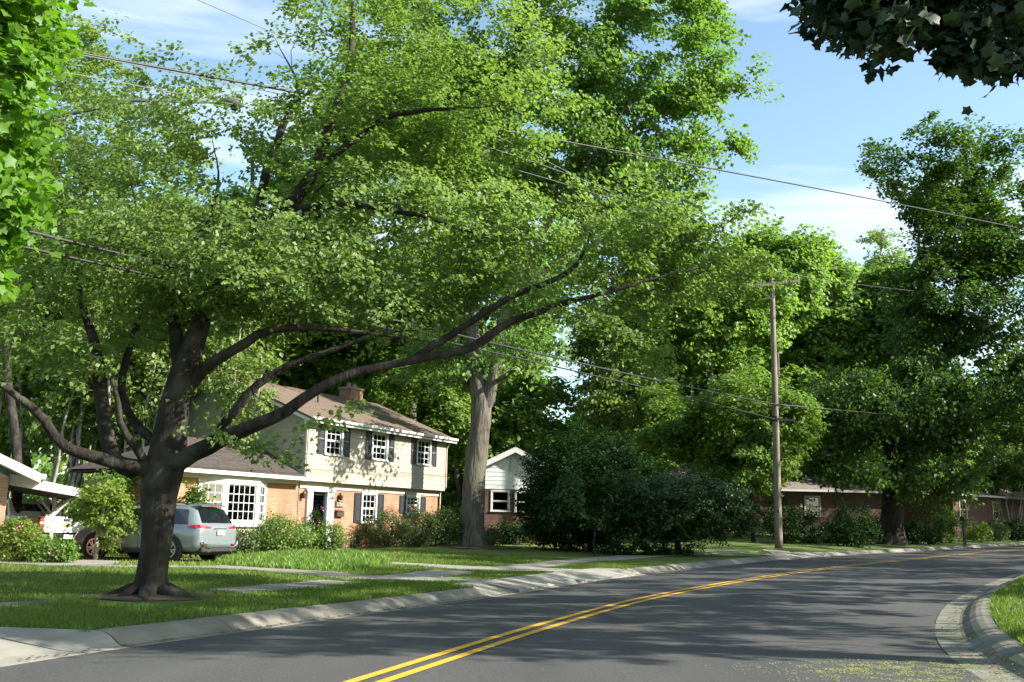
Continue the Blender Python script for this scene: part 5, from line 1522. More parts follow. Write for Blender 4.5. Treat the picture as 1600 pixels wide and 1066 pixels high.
ells1 = [e1(95, 440, 0, 210, 120, 3.0), e1(330, 400, .0, 250, 85, 2.6, 1.3), e1(470, 440, -.5, 130, 70, 2.0, 1.2), e1(180, 310, .8, 190, 90, 2.6, .9),
         e1(560, 250, 1.8, 180, 160, 2.6, .9), e1(720, 150, 1.8, 190, 170, 2.4, .8), e1(700, 380, .8, 220, 95, 2.4), e1(920, 390, .9, 210, 95, 2.2, 1.0),
         e1(1060, 420, 1.2, 120, 80, 1.6, .9), e1(1110, 340, 1.4, 80, 45, 1.2, .5), e1(560, 60, 2.5, 140, 90, 2.4, .7), e1(200, 190, 1.5, 170, 80, 2.2, .35),
         e1(620, 490, 0, 170, 45, 1.8, .7), e1(800, 455, .5, 180, 50, 1.8, .8), e1(60, 540, -.6, 120, 50, 1.8, .5), e1(440, 160, 3, 70, 90, 1.6, .4), e1(300, 470, .8, 200, 60, 1.8, .6)]
rngx = np.random.default_rng(77)
ex1 = np.array([tuple(PY(a + rngx.normal(0, 9), b + rngx.normal(0, 6), Y1 + d)) for a, b, d in
                [(400, 700, -.9), (425, 715, -.9), (450, 722, -1.0), (380, 690, -.8), (440, 700, -.8), (350, 670, -.6), (500, 655, -.8), (520, 665, -.8), (545, 640, -.7), (330, 655, -.5), (300, 640, .3),
                 (1205, 415, 1.2), (1220, 432, 1.2), (1195, 405, 1.3), (1170, 425, 1.2), (1150, 330, 1.3), (1175, 325, 1.3), (370, 80, 2), (300, 110, 1.6), (260, 100, 1.6), (350, 110, 1.8), (330, 130, 1.6), (230, 90, 1.6), (110, 185, -1), (150, 170, -1), (190, 160, -1), (230, 165, -1), (265, 150, -1), (300, 165, -1), (335, 155, -1), (350, 175, -1), (280, 175, -1), (210, 180, -1), (160, 145, -1), (120, 150, -1), (370, 150, -1)]])
t1 = tree('maple_tree', 'big dark-trunked maple spreading over the road from the near lawn strip', B1, limbs1, ells1, 1620, 64, .088, .46, LM_MAPLE, M_BARK, 21,
          tip=.0042, flat=.30, seg=.45, gap=.16, gscale=.8, shell=.2, split=True, flare=(.16, .10, .22), rough=.10, extra_clusters=ex1, sides=18, up=1.1)
# soil and surface roots round the trunk
m = MB()
rr_ = random.Random(4)
for k in range(9):
    a = k * 2 * pi / 9 + rr_.uniform(-.2, .2); l = rr_.uniform(.5, .95)
    pts = []
    for t in (0, .3, .6, 1.0):
        x = B1[0] + cos(a + t * .3) * (.28 + l * t); y = B1[1] + sin(a + t * .3) * (.28 + l * t)
        pts.append((x - B1[0], y - B1[1], hL(x, y) + .10 * (1 - t) - .05 * t - B1[2]))
    m.tube(pts, [.11, .075, .045, .02], 8)
m.build('root', M_BARK, t1, True)

sm_ = MB(); ring0 = []
for k in range(28):
    a = 2 * pi * k / 28; r = .95 + .28 * mnoise.noise(Vector((cos(a) * 1.7, sin(a) * 1.7, 5))); x, y = B1[0] + cos(a) * r * 1.25, B1[1] + sin(a) * r
    ring0.append((x, y, hL(x, y) + .012))
sm_.add([(B1[0], B1[1], B1[2] + .07)] + ring0, [(0, k + 1, (k + 1) % 28 + 1) for k in range(28)])
tag(sm_.build('bare_soil', M_MULCH, None, True), kind='structure')

# ---- near maple at the upper left corner, trunk off the frame ----------------
yl = 8.6
base2 = (-7.3, 8.2, hL(-7.3, 8.2))
t2rng = np.random.default_rng(5)
cl2 = []
while len(cl2) < 330:
    py = t2rng.uniform(-170, 430); edge = np.interp(py, [-170, 0, 90, 190, 215, 300, 400, 430], [150, 118, 95, 72, 66, 62, 34, 10]) + 12 * mnoise.noise(Vector((py * .02, 0, 4)))
    px = edge - 38 - abs(t2rng.normal(0, 110)); Yc = yl + t2rng.uniform(-.9, 1.3)
    cl2.append(tuple(PY(px, py, Yc)))
cl2 = np.array(cl2)
def leaf_piece_set(root, lmat, clusters, spread, size, n, seed, nmat=3, up=.7):
    """the leaves nearest the lens, each one its own piece on shared shapes"""
    rng = np.random.default_rng(seed); shapes = []
    for k in range(nmat):
        V, Fc, kk = leaf_arrays(np.zeros((1, 3)), 1.0, np.random.default_rng(seed + k), 6.0, None, 'maple')
        me = tri_mesh('leaf', V, Fc, np.full(len(Fc), rng.uniform(.1, .9))); me.materials.append(lmat); shapes.append(me)
    base = np.array(root.location)
    d = np.linalg.norm(clusters - np.array([0, 0, CAM_H]), axis=1)
    near = clusters[np.argsort(d)[:max(20, n // 6)]]
    for i in range(n):
        c = near[rng.integers(len(near))] + rng.normal(0, spread, 3)
        o = bpy.data.objects.new('leaf', shapes[i % nmat]); COL.objects.link(o); o.parent = root
        o.location = c - base; s = size * rng.uniform(.75, 1.2); o.scale = (s, s, s)
        o.rotation_euler = (rng.normal(0, .6), rng.normal(0, .6), rng.uniform(0, 6.28))
lim2 = [auto_trunk(base2, (-7.0, 8.6, 9.5), .26, t2rng, .15)]
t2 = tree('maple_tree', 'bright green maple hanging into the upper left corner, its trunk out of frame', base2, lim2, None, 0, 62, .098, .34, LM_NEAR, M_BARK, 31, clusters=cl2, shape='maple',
          tip=.004, seg=.5, flat=.6, up=.8, droop=.4)
leaf_piece_set(t2, LM_NEAR, cl2[(cl2[:, 0] / cl2[:, 1]) > -.60], .22, .115, 280, 61)

# ---- near maple on the right: only its lowest sprays dip into the frame --------
t3rng = np.random.default_rng(8)
base3 = (11.8, 8.4, hR(11.8, 8.4))
poly_t = [(1262, -60), (1275, 30), (1300, 60), (1335, 85), (1360, 60), (1420, 50), (1450, 55), (1480, 50), (1500, 90), (1520, 110), (1560, 95), (1600, 90), (1640, 110)]
cl3 = []
while len(cl3) < 300:
    px = t3rng.uniform(1250, 1800); low = np.interp(px, [1255, 1275, 1300, 1340, 1375, 1400, 1430, 1460, 1490, 1515, 1545, 1580, 1620, 1800], [-5, 40, 62, 92, 62, 30, 44, 50, 92, 128, 100, 62, 95, 150])
    py = low - 14 - abs(t3rng.normal(0, 95)); cl3.append(tuple(PY(px + 24, py, 9.6 + t3rng.uniform(-.8, 1.0))))
cl3 = np.array(cl3)
bulk3 = sample_ells([(Vector((13.4, 11.6, 9.7)), (5.2, 5.2, 4.2))], 410, t3rng, .14, .45, .5)
lim3 = [auto_trunk(base3, (11.4, 9.2, 11.0), .34, t3rng, .2), [(11.6, 8.8, 5.0, .15), (9.0, 9.1, 6.6, .11), (6.6, 9.5, 7.0, .06), (4.5, 9.8, 7.0, .03)]]
t3 = tree('maple_tree', 'maple sprays painted backlit-dark, hanging into the upper right corner', base3, lim3, None, 0, 50, .13, .36, LM_NEARR, M_BARK, 33, clusters=np.vstack([cl3, bulk3]), shape='maple', nsplit=len(cl3),
          tip=.004, seg=.6, flat=.6, up=.9, droop=.5)
leaf_piece_set(t3, LM_NEARR, cl3[(cl3[:, 0] / cl3[:, 1]) < .52], .17, .15, 280, 63)

# ---- street trees of the near kerb, outside the frame, that shade the road ------
for k, (x, y, zt, rx, nm) in enumerate([(17.5, 18.5, 14, 5.0, 'second'), (21.5, 27.5, 15, 5.0, 'third'), (26.5, 34.5, 20, 5.8, 'fourth'), (37.5, 47.0, 22, 6.2, 'sixth'), (47.0, 60.0, 20, 6.5, 'seventh'), (32.0, 38.5, 18, 5.5, 'fifth'), (43.0, 66.0, 17, 6.0, 'eighth'), (36.5, 56.0, 15, 5.0, 'ninth'), (60.0, 72.0, 21, 6.5, 'tenth')]):
    b = (x, y, min(hR(x, y), 1.8)); rg = np.random.default_rng(300 + k)
    simple_tree('maple_tree', 'kerbside maple out of frame, %s on the near side' % nm, b, (x, y, zt - 2), .3,
                [(Vector((x, y, zt * .62)), (rx, rx, zt * .36))], 300, 34, .22, .7, LM_RIGHT, M_BARK, 310 + k, gap=.16, gscale=.4, shell=.5, group='shade maples beside the frame')

# ---- grey-barked poplar before the house -----------------------------------------
B7 = G(741, 856); Y7 = B7[1]
print('poplar Y', Y7, 'pole', YP, B1)
def Q7(pts): return LP([(a, b, Y7 + dy, r) for a, b, dy, r in pts])
limbs7 = [[(B7[0], B7[1], B7[2], 25 * Y7 / F_PX)] + Q7([(739, 835, 0, 19), (738, 800, 0, 17), (742, 740, 0, 16), (747, 690, 0, 16), (752, 640, 0, 16), (745, 590, 0, 13), (738, 520, .3, 11), (735, 430, .6, 10), (760, 300, .8, 9), (800, 150, 1, 6), (820, 20, 1, 4), (830, -120, 1, 2)]),
          Q7([(756, 640, 0, 13), (768, 605, -.2, 11), (776, 560, -.4, 10), (795, 470, -.7, 9), (850, 360, -1, 7), (930, 240, -1.4, 5), (1010, 120, -1.6, 3)]),
          Q7([(790, 480, -.7, 7), (880, 400, .2, 6), (980, 320, .8, 5), (1060, 250, 1, 3), (1140, 190, 1, 2)]),
          Q7([(770, 600, 0, 5), (800, 580, -1, 4), (850, 560, -2, 2)])]
e7 = lambda px, py, dy, rx, ry, rd, w=1: EL(px, py, Y7 + dy, rx, ry, rd, w)
ells7 = [e7(950, 60, 0, 200, 170, 4.5), e7(1120, 170, 0, 85, 75, 3, 1.2), e7(1050, 90, 0, 130, 110, 3.5), e7(820, 200, 0, 190, 150, 4.5), e7(690, 60, 0, 150, 160, 4), e7(930, 280, 0, 140, 80, 3.5, .9),
         e7(1030, 260, 0, 70, 60, 2.5, .8), e7(830, 540, -1.5, 75, 70, 2.2, 1.6), e7(835, 545, -5.2, 60, 50, 1.6, 1.6), e7(690, 560, 1, 80, 60, 2.5), e7(780, 400, 0, 150, 80, 3.5), e7(900, -130, 0, 230, 110, 5)]
t7 = tree('poplar_tree', 'tall tulip poplar with ridged grey trunk standing before the right corner of the two-storey house', B7, limbs7, ells7, 1050, 96, .205, .85, LM_POP, M_BARK2, 41,
          tip=.012, flat=.55, seg=.9, gap=.18, gscale=.32, shell=.55, split=True, flare=(.5, .1, .22), rough=.16, sides=18)

# ---- shaded maple on the right, and its neighbour at the frame edge -----------------
B6 = G(1395, 851); Y6 = B6[1]; print('right maple Y', Y6)
def Q6(pts): return LP([(a, b, Y6 + dy, r) for a, b, dy, r in pts])
limbs6 = [[(B6[0], B6[1], B6[2], 22 * Y6 / F_PX)] + Q6([(1394, 820, 0, 17), (1396, 770, 0, 16), (1402, 730, 0, 18), (1425, 680, 0, 13), (1460, 600, .3, 11), (1490, 520, .5, 9), (1505, 420, .7, 7), (1510, 300, .8, 5), (1505, 200, .8, 2.5)]),
          Q6([(1400, 735, 0, 12), (1385, 690, -.4, 10), (1350, 640, -1, 8), (1300, 610, -1.6, 5), (1260, 600, -2, 2.5)]),
          Q6([(1412, 715, 0, 12), (1460, 690, -.5, 10), (1530, 650, -1, 8), (1600, 600, -1.4, 5)]),
          Q6([(1455, 610, .3, 7), (1440, 540, 0, 6), (1440, 430, 0, 5), (1430, 320, 0, 3)]),
          Q6([(1480, 560, .3, 7), (1540, 520, 0, 6), (1600, 480, 0, 4)])]
e6 = lambda px, py, dy, rx, ry, rd, w=1: EL(px, py, Y6 + dy, rx, ry, rd, w)
ells6 = [e6(1470, 260, 0, 95, 80, 3.5, 1.5), e6(1395, 240, 0, 55, 40, 2.5, .9), e6(1500, 350, 0, 100, 90, 3.5, 1.4), e6(1470, 480, 0, 85, 110, 3.5, 1.3), e6(1570, 330, 0, 65, 120, 3, 1.2), e6(1340, 640, -1.5, 85, 60, 3.2, 1.3), e6(1430, 640, -.5, 110, 80, 4, 1.3), e6(1550, 620, -1, 110, 60, 4, 1),
         e6(1600, 490, 0, 100, 110, 3.5, 1.0), e6(1580, 260, 0, 50, 60, 2.5, .9), e6(1480, 730, -.5, 110, 35, 3, .5), e6(1290, 700, -2, 50, 50, 2, .7), e6(1350, 745, -3, 55, 28, 2, .8), e6(1460, 755, -2, 60, 25, 2.5, .7)]
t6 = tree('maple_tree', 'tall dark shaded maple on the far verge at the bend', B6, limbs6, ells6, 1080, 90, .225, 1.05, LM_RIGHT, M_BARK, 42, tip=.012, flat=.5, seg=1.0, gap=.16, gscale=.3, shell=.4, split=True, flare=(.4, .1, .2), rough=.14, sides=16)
x5, y5 = 22.8, 33.0
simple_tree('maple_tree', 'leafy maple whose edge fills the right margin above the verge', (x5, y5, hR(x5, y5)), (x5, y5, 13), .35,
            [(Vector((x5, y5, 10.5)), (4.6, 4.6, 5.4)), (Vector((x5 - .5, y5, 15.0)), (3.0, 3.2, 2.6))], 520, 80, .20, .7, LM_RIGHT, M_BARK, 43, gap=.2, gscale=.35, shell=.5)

# ---- middle-distance trees ---------------------------------------------------------------
def mt(nm, label, px, py, Y, top_py, r, ells, ncl, nleaf, ls, cr, lm, bm, seed, **kw):
    p = PY(px, py, Y); z = hL(p.x, p.y); base = (p.x, p.y, z); tp = PY(px, top_py, Y)
    return simple_tree(nm, label, base, tuple(tp), r, [EL(a, b, Y + d, rx, ry, rd, w) for a, b, d, rx, ry, rd, w in ells], ncl, nleaf, ls, cr, lm, bm, seed, **kw)
mt('maple_tree', 'dark green bushy tree behind the upper limbs of the dark maple', 395, 860, 47, 250, .3, [(430, 330, 0, 120, 110, 3.5, 1), (350, 420, 0, 110, 90, 3.5, 1), (520, 420, 0, 90, 80, 3, .8)], 330, 110, .24, .95, LM_BACK, M_BARK2, 51, gap=.12, gscale=.3)
mt('poplar_tree', 'tall full crown that closes the view behind the middle limbs of the dark maple', 640, 860, 58, 260, .35, [(600, 330, 0, 130, 140, 4.5, 1), (760, 330, 0, 130, 150, 4.5, 1), (560, 180, 0, 90, 110, 3.5, .8), (700, 470, 0, 150, 80, 4, 1), (690, 180, 0, 110, 120, 4, .9), (870, 430, 0, 80, 60, 3, .8)], 620, 70, .32, 1.2, LM_POP, M_BARK2, 50, gap=.05, gscale=.3, shell=.6)
mt('ash_tree', 'pale feathery tree at the upper left whose thin top stands against the sky', 20, 880, 33, 60, .16, [(130, 110, 0, 75, 90, 2.2, .5), (180, 80, 0, 60, 55, 1.6, .3), (100, 240, 0, 130, 90, 3, 1), (230, 260, 0, 120, 90, 3, .7), (60, 380, 0, 140, 100, 3, 1)], 420, 60, .14, .6, LM_BACK2, M_BARK, 52, gap=.15, gscale=.5)
mt('oak_tree', 'green tree rising straight behind the chimney of the two-storey house', 640, 850, 62, 500, .3, [(640, 640, 0, 85, 70, 4, 1), (590, 580, 0, 80, 60, 4, 1), (660, 520, 0, 90, 70, 4, 1), (560, 500, 0, 90, 80, 4, 1)], 420, 95, .30, 1.1, LM_BACK, M_BARK2, 53, gap=.1, gscale=.2)
mt('oak_tree', 'sunlit bushy tree between the grey trunk and the dark evergreen, above the gabled house', 840, 850, 64, 600, .25, [(830, 640, 0, 60, 60, 3.5, 1), (790, 690, 0, 50, 40, 3, .8), (850, 700, 0, 45, 30, 3, .6), (720, 700, 0, 30, 60, 3, .8)], 260, 90, .30, 1.0, LM_BACK, M_BARK2, 54, gap=.08, gscale=.25)
mt('oak_tree', 'bright green tree filling the gap between the house end and the grey trunk', 712, 858, 56, 640, .2, [(705, 680, 0, 45, 70, 2.6, 1), (715, 770, 0, 40, 50, 2.4, 1), (660, 610, 0, 55, 40, 2.6, .8)], 240, 80, .24, .85, LM_MID, M_BARK2, 66, gap=.08, gscale=.3)
mt('oak_tree', 'leafy tree behind the white gable and the dark evergreen', 850, 858, 66, 700, .2, [(850, 690, 0, 60, 35, 2.8, .9), (800, 640, 0, 40, 60, 2.6, .8)], 160, 80, .26, .95, LM_BACK, M_BARK2, 67, gap=.08, gscale=.3)
mt('locust_tree', 'loose airy tree with a dark curved stem beside the blue gap in the leaves', 965, 860, 62, 500, .25, [(975, 560, 0, 85, 75, 3.5, .8), (1000, 640, 0, 70, 50, 3, .8), (930, 620, 0, 35, 60, 2.5, .4), (960, 500, 0, 70, 50, 3, .8)], 300, 62, .25, .95, LM_BACK2, M_BARK, 55, gap=.22, gscale=.3)
mt('dogwood_tree', 'yellow-green rounded tree left of the utility pole', 1080, 858, 58, 600, .18, [(1060, 650, 0, 60, 55, 2.6, 1), (1110, 680, 0, 60, 60, 2.6, 1), (1020, 690, 0, 45, 30, 2, .8)], 260, 85, .22, .85, LM_MID, M_BARK, 56, gap=.12, gscale=.4)
mt('dogwood_tree', 'slender bright green tree immediately behind the utility pole', 1178, 846, 54, 600, .14, [(1175, 640, 0, 75, 65, 2.6, 1), (1160, 720, 0, 70, 50, 2.6, 1), (1230, 650, 0, 45, 60, 2.2, .8)], 330, 85, .20, .8, LM_MID, M_BARK, 57, gap=.12, gscale=.4)
mt('sycamore_tree', 'tall tree with a pale forked trunk right of the long maple limb', 1112, 850, 76, 540, .35, [(1080, 500, 0, 100, 75, 4.5, 1), (1160, 470, 0, 80, 70, 4, .8), (1000, 440, 0, 90, 70, 4, .9), (1040, 370, 0, 80, 60, 4, .8)], 380, 85, .34, 1.25, LM_BACK, M_BARK3, 58, gap=.16, gscale=.25)
mt('oak_tree', 'rounded full tree rising behind the top of the utility pole', 1215, 850, 84, 480, .4, [(1200, 440, 0, 90, 75, 6, 1), (1170, 530, 0, 80, 60, 5, .8), (1230, 400, 0, 60, 38, 4, .8)], 430, 85, .38, 1.35, LM_BACK, M_BARK2, 59, gap=.08, gscale=.2)
mt('oak_tree', 'broad sunlit tree with billowing crown, middle of the three behind the pole wires', 1310, 850, 90, 480, .4, [(1290, 480, 0, 85, 85, 6, 1), (1335, 460, 0, 70, 65, 6, 1), (1260, 560, 0, 80, 50, 5, .8), (1340, 550, 0, 80, 60, 5, .8)], 520, 85, .40, 1.4, LM_BACK, M_BARK2, 60, gap=.06, gscale=.2)
mt('oak_tree', 'bright lime green crown touching the left side of the shaded maple', 1395, 850, 88, 480, .4, [(1390, 480, 0, 50, 70, 5, 1), (1400, 560, 0, 50, 60, 5, .8), (1360, 520, 0, 50, 80, 5, .8)], 330, 85, .38, 1.3, LM_SHRUB, M_BARK2, 61, gap=.06, gscale=.2)
mt('poplar_tree', 'sparse pale tree top poking above the crowns against the white cloud', 1378, 850, 104, 370, .35, [(1375, 385, 0, 45, 32, 3.5, .6), (1395, 430, 0, 50, 40, 4, .8)], 90, 55, .34, 1.2, LM_BACK2, M_BARK3, 62, gap=.1, gscale=.3)
mt('maple_tree', 'sunlit yellow-green tree beyond the far ranch house at the bend', 1505, 850, 84, 690, .25, [(1530, 715, 0, 60, 45, 4, 1), (1490, 680, 0, 50, 40, 4, .8), (1570, 660, 0, 70, 50, 4, .8)], 280, 85, .32, 1.1, LM_BACK2, M_BARK2, 63, gap=.1, gscale=.3)
# multi-stemmed crepe myrtle at the right margin
cmx = G(1582, 842); rgc = np.random.default_rng(70)
lm_c = []
for k in range(6):
    a = k * 1.05; tpx = Vector((cmx[0] + cos(a) * 1.7, cmx[1] + sin(a) * 1.2, cmx[2] + 5.2))
    pth = auto_trunk((cmx[0] + cos(a) * .15, cmx[1] + sin(a) * .15, cmx[2]), tpx, .09, rgc, .25); lm_c.append(pth)
tree('crepe_myrtle', 'many-stemmed smooth-barked small tree at the right edge by the porch house', cmx, lm_c, [(Vector((cmx[0], cmx[1], cmx[2] + 5.6)), (2.6, 2.4, 1.8))], 130, 60, .17, .6, LM_RIGHT, M_BARK3, 71, tip=.008)

# ---- dark evergreen group in the centre ------------------------------------------------------
mt('holly_tree', 'huge rounded dark evergreen between the gabled house and the pole', 925, 862, 44, 700, .2, [(925, 745, 0, 92, 80, 2.8, 1), (900, 800, 0, 85, 60, 2.6, 1), (860, 760, 0, 45, 70, 2, .7)], 520, 85, .12, .55, LM_DARK, M_BARK, 81, gap=.0, shell=.75, flat=.8)
mt('japanese_maple', 'low dark spreading shrub-like tree with layered branches, widest in the centre group', 1060, 862, 41, 760, .14, [(1060, 790, 0, 120, 50, 2.4, 1), (1110, 810, 0, 75, 35, 1.9, 1), (1000, 790, 0, 70, 55, 2, .8)], 460, 88, .11, .55, LM_YEW, M_BARK, 82, gap=.0, shell=.75, flat=.3)
mt('dogwood_tree', 'small brighter green tree with a thin stem standing in front of the dark evergreen', 929, 868, 38.5, 800, .05, [(905, 785, 0, 38, 42, 1.1, 1), (930, 765, 0, 35, 24, 1, .8), (890, 815, 0, 32, 25, 1, .7)], 130, 60, .12, .38, LM_YEW, M_BARK, 83, gap=.1, shell=.4)

# ---- small yellow-green tree before the SUV and the bamboo-like stems at the left ----------------
B9 = G(148, 876); print('small tree', B9)
simple_tree('japanese_maple', 'small yellow-green tree with a thin pale stem in front of the parked SUV', B9, tuple(PY(165, 770, B9[1])), .055,
            [EL(165, 782, B9[1], 40, 26, .8), EL(190, 822, B9[1], 26, 18, .7, .9), EL(150, 812, B9[1], 34, 16, .6, .7), EL(178, 848, B9[1], 22, 10, .5, .7)], 120, 50, .085, .24, LM_YEL, M_BARK3, 91, tip=.004, seg=.2, gap=.12, gscale=2.2, shell=.3)
bbr = np.random.default_rng(95)
proto = None
culm_x = [8, 22, 37, 44, 58, 66, 74, 81, 90, 97, 105, 112, 120, 128, 137, 150, 168, 185, 200, 214, 232, 318, 340, 362]
for i, px in enumerate(culm_x):
    Yb = 40 + bbr.uniform(-3, 4); p = PY(px, 800, Yb); z = hL(p.x, p.y)
    if i % 8 == 0:
        h = 8.5; top_ = (bbr.normal(0, .5), bbr.normal(0, .5), h)
        ells_b = [(Vector((top_[0] * .8, top_[1], h * .86)), (1.3, 1.3, 1.6)), (Vector((0, 0, h * .6)), (.8, .8, 1.4))]
        proto = simple_tree('sapling', 'thin pale-stemmed sapling in the grove behind the carport', (0, 0, 0), top_, .055, ells_b, 46, 45, .16, .5, LM_BACK2, M_BARK3, 400 + i, group='pale saplings of the grove at the left', tip=.006)
        o = proto
    else:
        o = proto.copy(); COL.objects.link(o)
        for chd in proto.children:
            c2 = chd.copy(); COL.objects.link(c2); c2.parent = o
    o.location = (p.x, p.y, z - .05); o.rotation_euler = (0, 0, bbr.uniform(0, 6.28)); s = bbr.uniform(.85, 1.3); o.scale = (s, s, s)

# ---- woods behind everything: four built trees, repeated --------------------------------------------
protos = []
for k in range(4):
    rg = np.random.default_rng(500 + k); h = 17 + 2 * k
    el = [(Vector((rg.normal(0, 1), rg.normal(0, 1), h * .62)), (4.6, 4.4, h * .30)), (Vector((rg.normal(0, 2), rg.normal(0, 2), h * .84)), (3.0, 3.0, h * .16)), (Vector((rg.normal(0, 2.5), rg.normal(0, 2), h * .42)), (4.2, 4.0, h * .16))]
    o = simple_tree('forest_tree', 'tall green tree of the wood behind the houses', (0, 0, 0), (rg.normal(0, .6), 0, h * .9), .32, el, 230, 62, .42, 1.35, [LM_BACK, LM_POP, LM_BACK2, LM_MID][k], M_BARK2, 520 + k, group='trees of the wood behind the houses', gap=.08, gscale=.2, tip=.02, seg=1.4)
    protos.append(o)
wl = [(-60, 48, 3), (30, 52, 0), (110, 56, 2), (190, 50, 1), (260, 60, 0), (330, 56, 2), (400, 66, 1), (480, 62, 0), (560, 74, 3), (300, 78, 1), (150, 80, 2), (0, 74, 0), (-150, 60, 1),
      (640, 84, 2), (720, 78, 1), (790, 92, 2), (1010, 96, 0), (1060, 92, 1), (1130, 100, 3), (1230, 108, 2), (1290, 74, 1), (1350, 76, 0), (1420, 104, 2), (1480, 100, 1), (1550, 108, 0), (1620, 100, 3), (1700, 90, 1), (1800, 84, 2),
      (1380, 72, 3), (1200, 74, 3), (950, 84, 3), (700, 70, 3), (1950, 76, 0), (-280, 66, 2), (1450, 80, 1), (1540, 92, 3),
      (520, 100, 0), (610, 106, 1), (690, 98, 2), (760, 108, 0), (1020, 112, 1), (1090, 118, 0), (1160, 112, 3), (1225, 120, 0), (1285, 116, 1), (1345, 122, 0), (1400, 118, 3), (1000, 78, 0), (1100, 82, 1), (1250, 88, 0), (1340, 94, 1), (850, 86, 0), (900, 98, 1)]
short = {520: 1.3, 610: 1.3, 690: 1.3, 760: 1.2, 1020: 1.35, 1090: 1.5, 1160: 1.5, 1225: 1.45, 1285: 1.4, 1345: 1.35, 1400: 1.35, 1000: .6, 1100: .9, 1250: .95, 1340: .95, 850: .5, 900: .42, 1290: .45, 1350: .5, 1200: .45, 1010: .55, 950: .35, 790: .5, 1380: .45, 1060: .6, 1130: .7, 1230: .8, 1420: .75, 1480: .7, 1550: .7, 1620: .8, 640: .6, 700: .55, 720: .6, 560: .8, 1450: .5, 1540: .55}
used = [False] * 4
for i, (px, Yb, k) in enumerate(wl):
    p = PY(px, 820, Yb)
    if not used[k]: o = protos[k]; used[k] = True
    else:
        o = protos[k].copy(); COL.objects.link(o)
        for chd in protos[k].children:
            c2 = chd.copy(); COL.objects.link(c2); c2.parent = o
    rg = np.random.default_rng(600 + i); s = rg.uniform(.9, 1.15) * short.get(px, 1.0)
    z = min(hL(p.x, p.y), 2.0)
    o.location = (p.x, p.y, z - .3); o.rotation_euler = (0, 0, rg.uniform(0, 6.28)); o.scale = (s * rg.uniform(.95, 1.2), s * rg.uniform(.95, 1.2), s)
# the far edge of the wood, one leafy mass
rg = np.random.default_rng(9)
pts = []
for i in range(2400):
    a = rg.uniform(-1.25, 1.35); R = rg.uniform(105, 150); x, y = R * sin(a), R * cos(a)
    pts.append((x, y, rg.uniform(0, 1) ** .8 * (9 + 3 * mnoise.noise(Vector((a * 9, 0, 0))))))
pts = np.array(pts)
fm = foliage_mesh('distant_wood', pts, rg.uniform(0, 1, len(pts)), 14, .9, 2.0, rg, .7, .5)
tag(link('distant_wood', fm, LM_BACK), kind='stuff')

# ---- shrubs -------------------------------------------------------------------------------------------
def sh(label, px, py, rx_px, h_px, n, ls, lm, seed, ry=None, name='shrub', **kw):
    b = G(px, py); k = b[1] / F_PX
    return shrub(name, label, (b[0], b[1], b[2] - .03), rx_px * k, ry or max(.5, rx_px * k * .8), h_px * k, n, ls, lm, seed, **kw)
def shY(label, px, Y, rx_px, h_px, n, ls, lm, seed, ry=None, name='shrub', **kw):
    k = Y / F_PX; p = PY(px, 830, Y); z = hL(p.x, p.y)
    return shrub(name, label, (p.x, p.y, z - .03), rx_px * k, ry or max(.5, rx_px * k * .8), h_px * k, n, ls, lm, seed, **kw)
shY('big rounded light green hedge bush before the brick wall, right of the SUV', 432, 36.5, 57, 52, 9000, .075, LM_SHRUB, 101, ry=1.0)
shY('loose bush squeezed between the SUV tail and the big light green bush', 378, 35, 26, 42, 3200, .07, LM_SHRUBD, 102)
shY('small clipped light green bush just right of the front door walk', 517, 37.8, 24, 44, 3600, .06, LM_SHRUB, 103)
shY('dark narrow upright bush left of the front door', 493, 38.5, 13, 62, 2600, .06, LM_DARK, 104, flower=LM_PINK, fl=.12)
shY('round bright green ball of a clipped bush below the left ground-floor window', 563, 42.0, 15, 50, 2000, .055, LM_SHRUB, 105)
shY('dark loose bush under the round clipped bush', 549, 41.2, 18, 38, 2200, .06, LM_SHRUBD, 106)
shY('full azalea bush beneath the gap between the two ground-floor windows', 606, 41.5, 34, 54, 5600, .065, LM_SHRUBD, 107, flower=LM_PINK, fl=.03)
shY('azalea bush with pink flowers under the right ground-floor window', 652, 42.5, 32, 58, 5200, .065, LM_SHRUBD, 108, flower=LM_PINK, fl=.10)
shY('large dark bush at the right corner of the two-storey house', 692, 43.5, 32, 58, 5000, .07, LM_SHRUBD, 109)
sh('low yellow-tinged bush on the left of the grey trunk', 722, 853, 20, 30, 1700, .06, LM_SHRUBD, 110)
sh('low dark bush hugging the right foot of the grey trunk', 768, 857, 20, 28, 1500, .055, LM_SHRUBD, 111)
shY('tall bright green bush climbing the brick beside the bow window', 303, 31.5, 30, 112, 4200, .10, LM_SHRUB, 112, ry=.5)
sh('left flowering shrub, yellow-green, at the corner of the brick house', 27, 878, 38, 66, 4200, .065, LM_YEL, 113, ry=.7, flower=LM_PINK, fl=.06)
sh('airy green shrub in front of the pickup truck', 78, 880, 34, 38, 2600, .065, LM_SHRUB, 114, ry=.6, flower=LM_PINK, fl=.04)
sh('small green shrub between the pickup and the yellow-green tree', 104, 878, 13, 26, 900, .06, LM_SHRUB, 115, ry=.4)
shY('tall dark green bush filling the space behind the carport', 185, 33.6, 50, 128, 5200, .13, LM_BACK, 116, ry=1.4)
shY('dense green bush behind the pickup truck', 95, 40, 70, 100, 4600, .14, LM_BACK, 117, ry=1.4)
shY('leafy bush behind the left end of the wing roof', 262, 42, 50, 150, 4600, .14, LM_BACK, 118, ry=1.4)
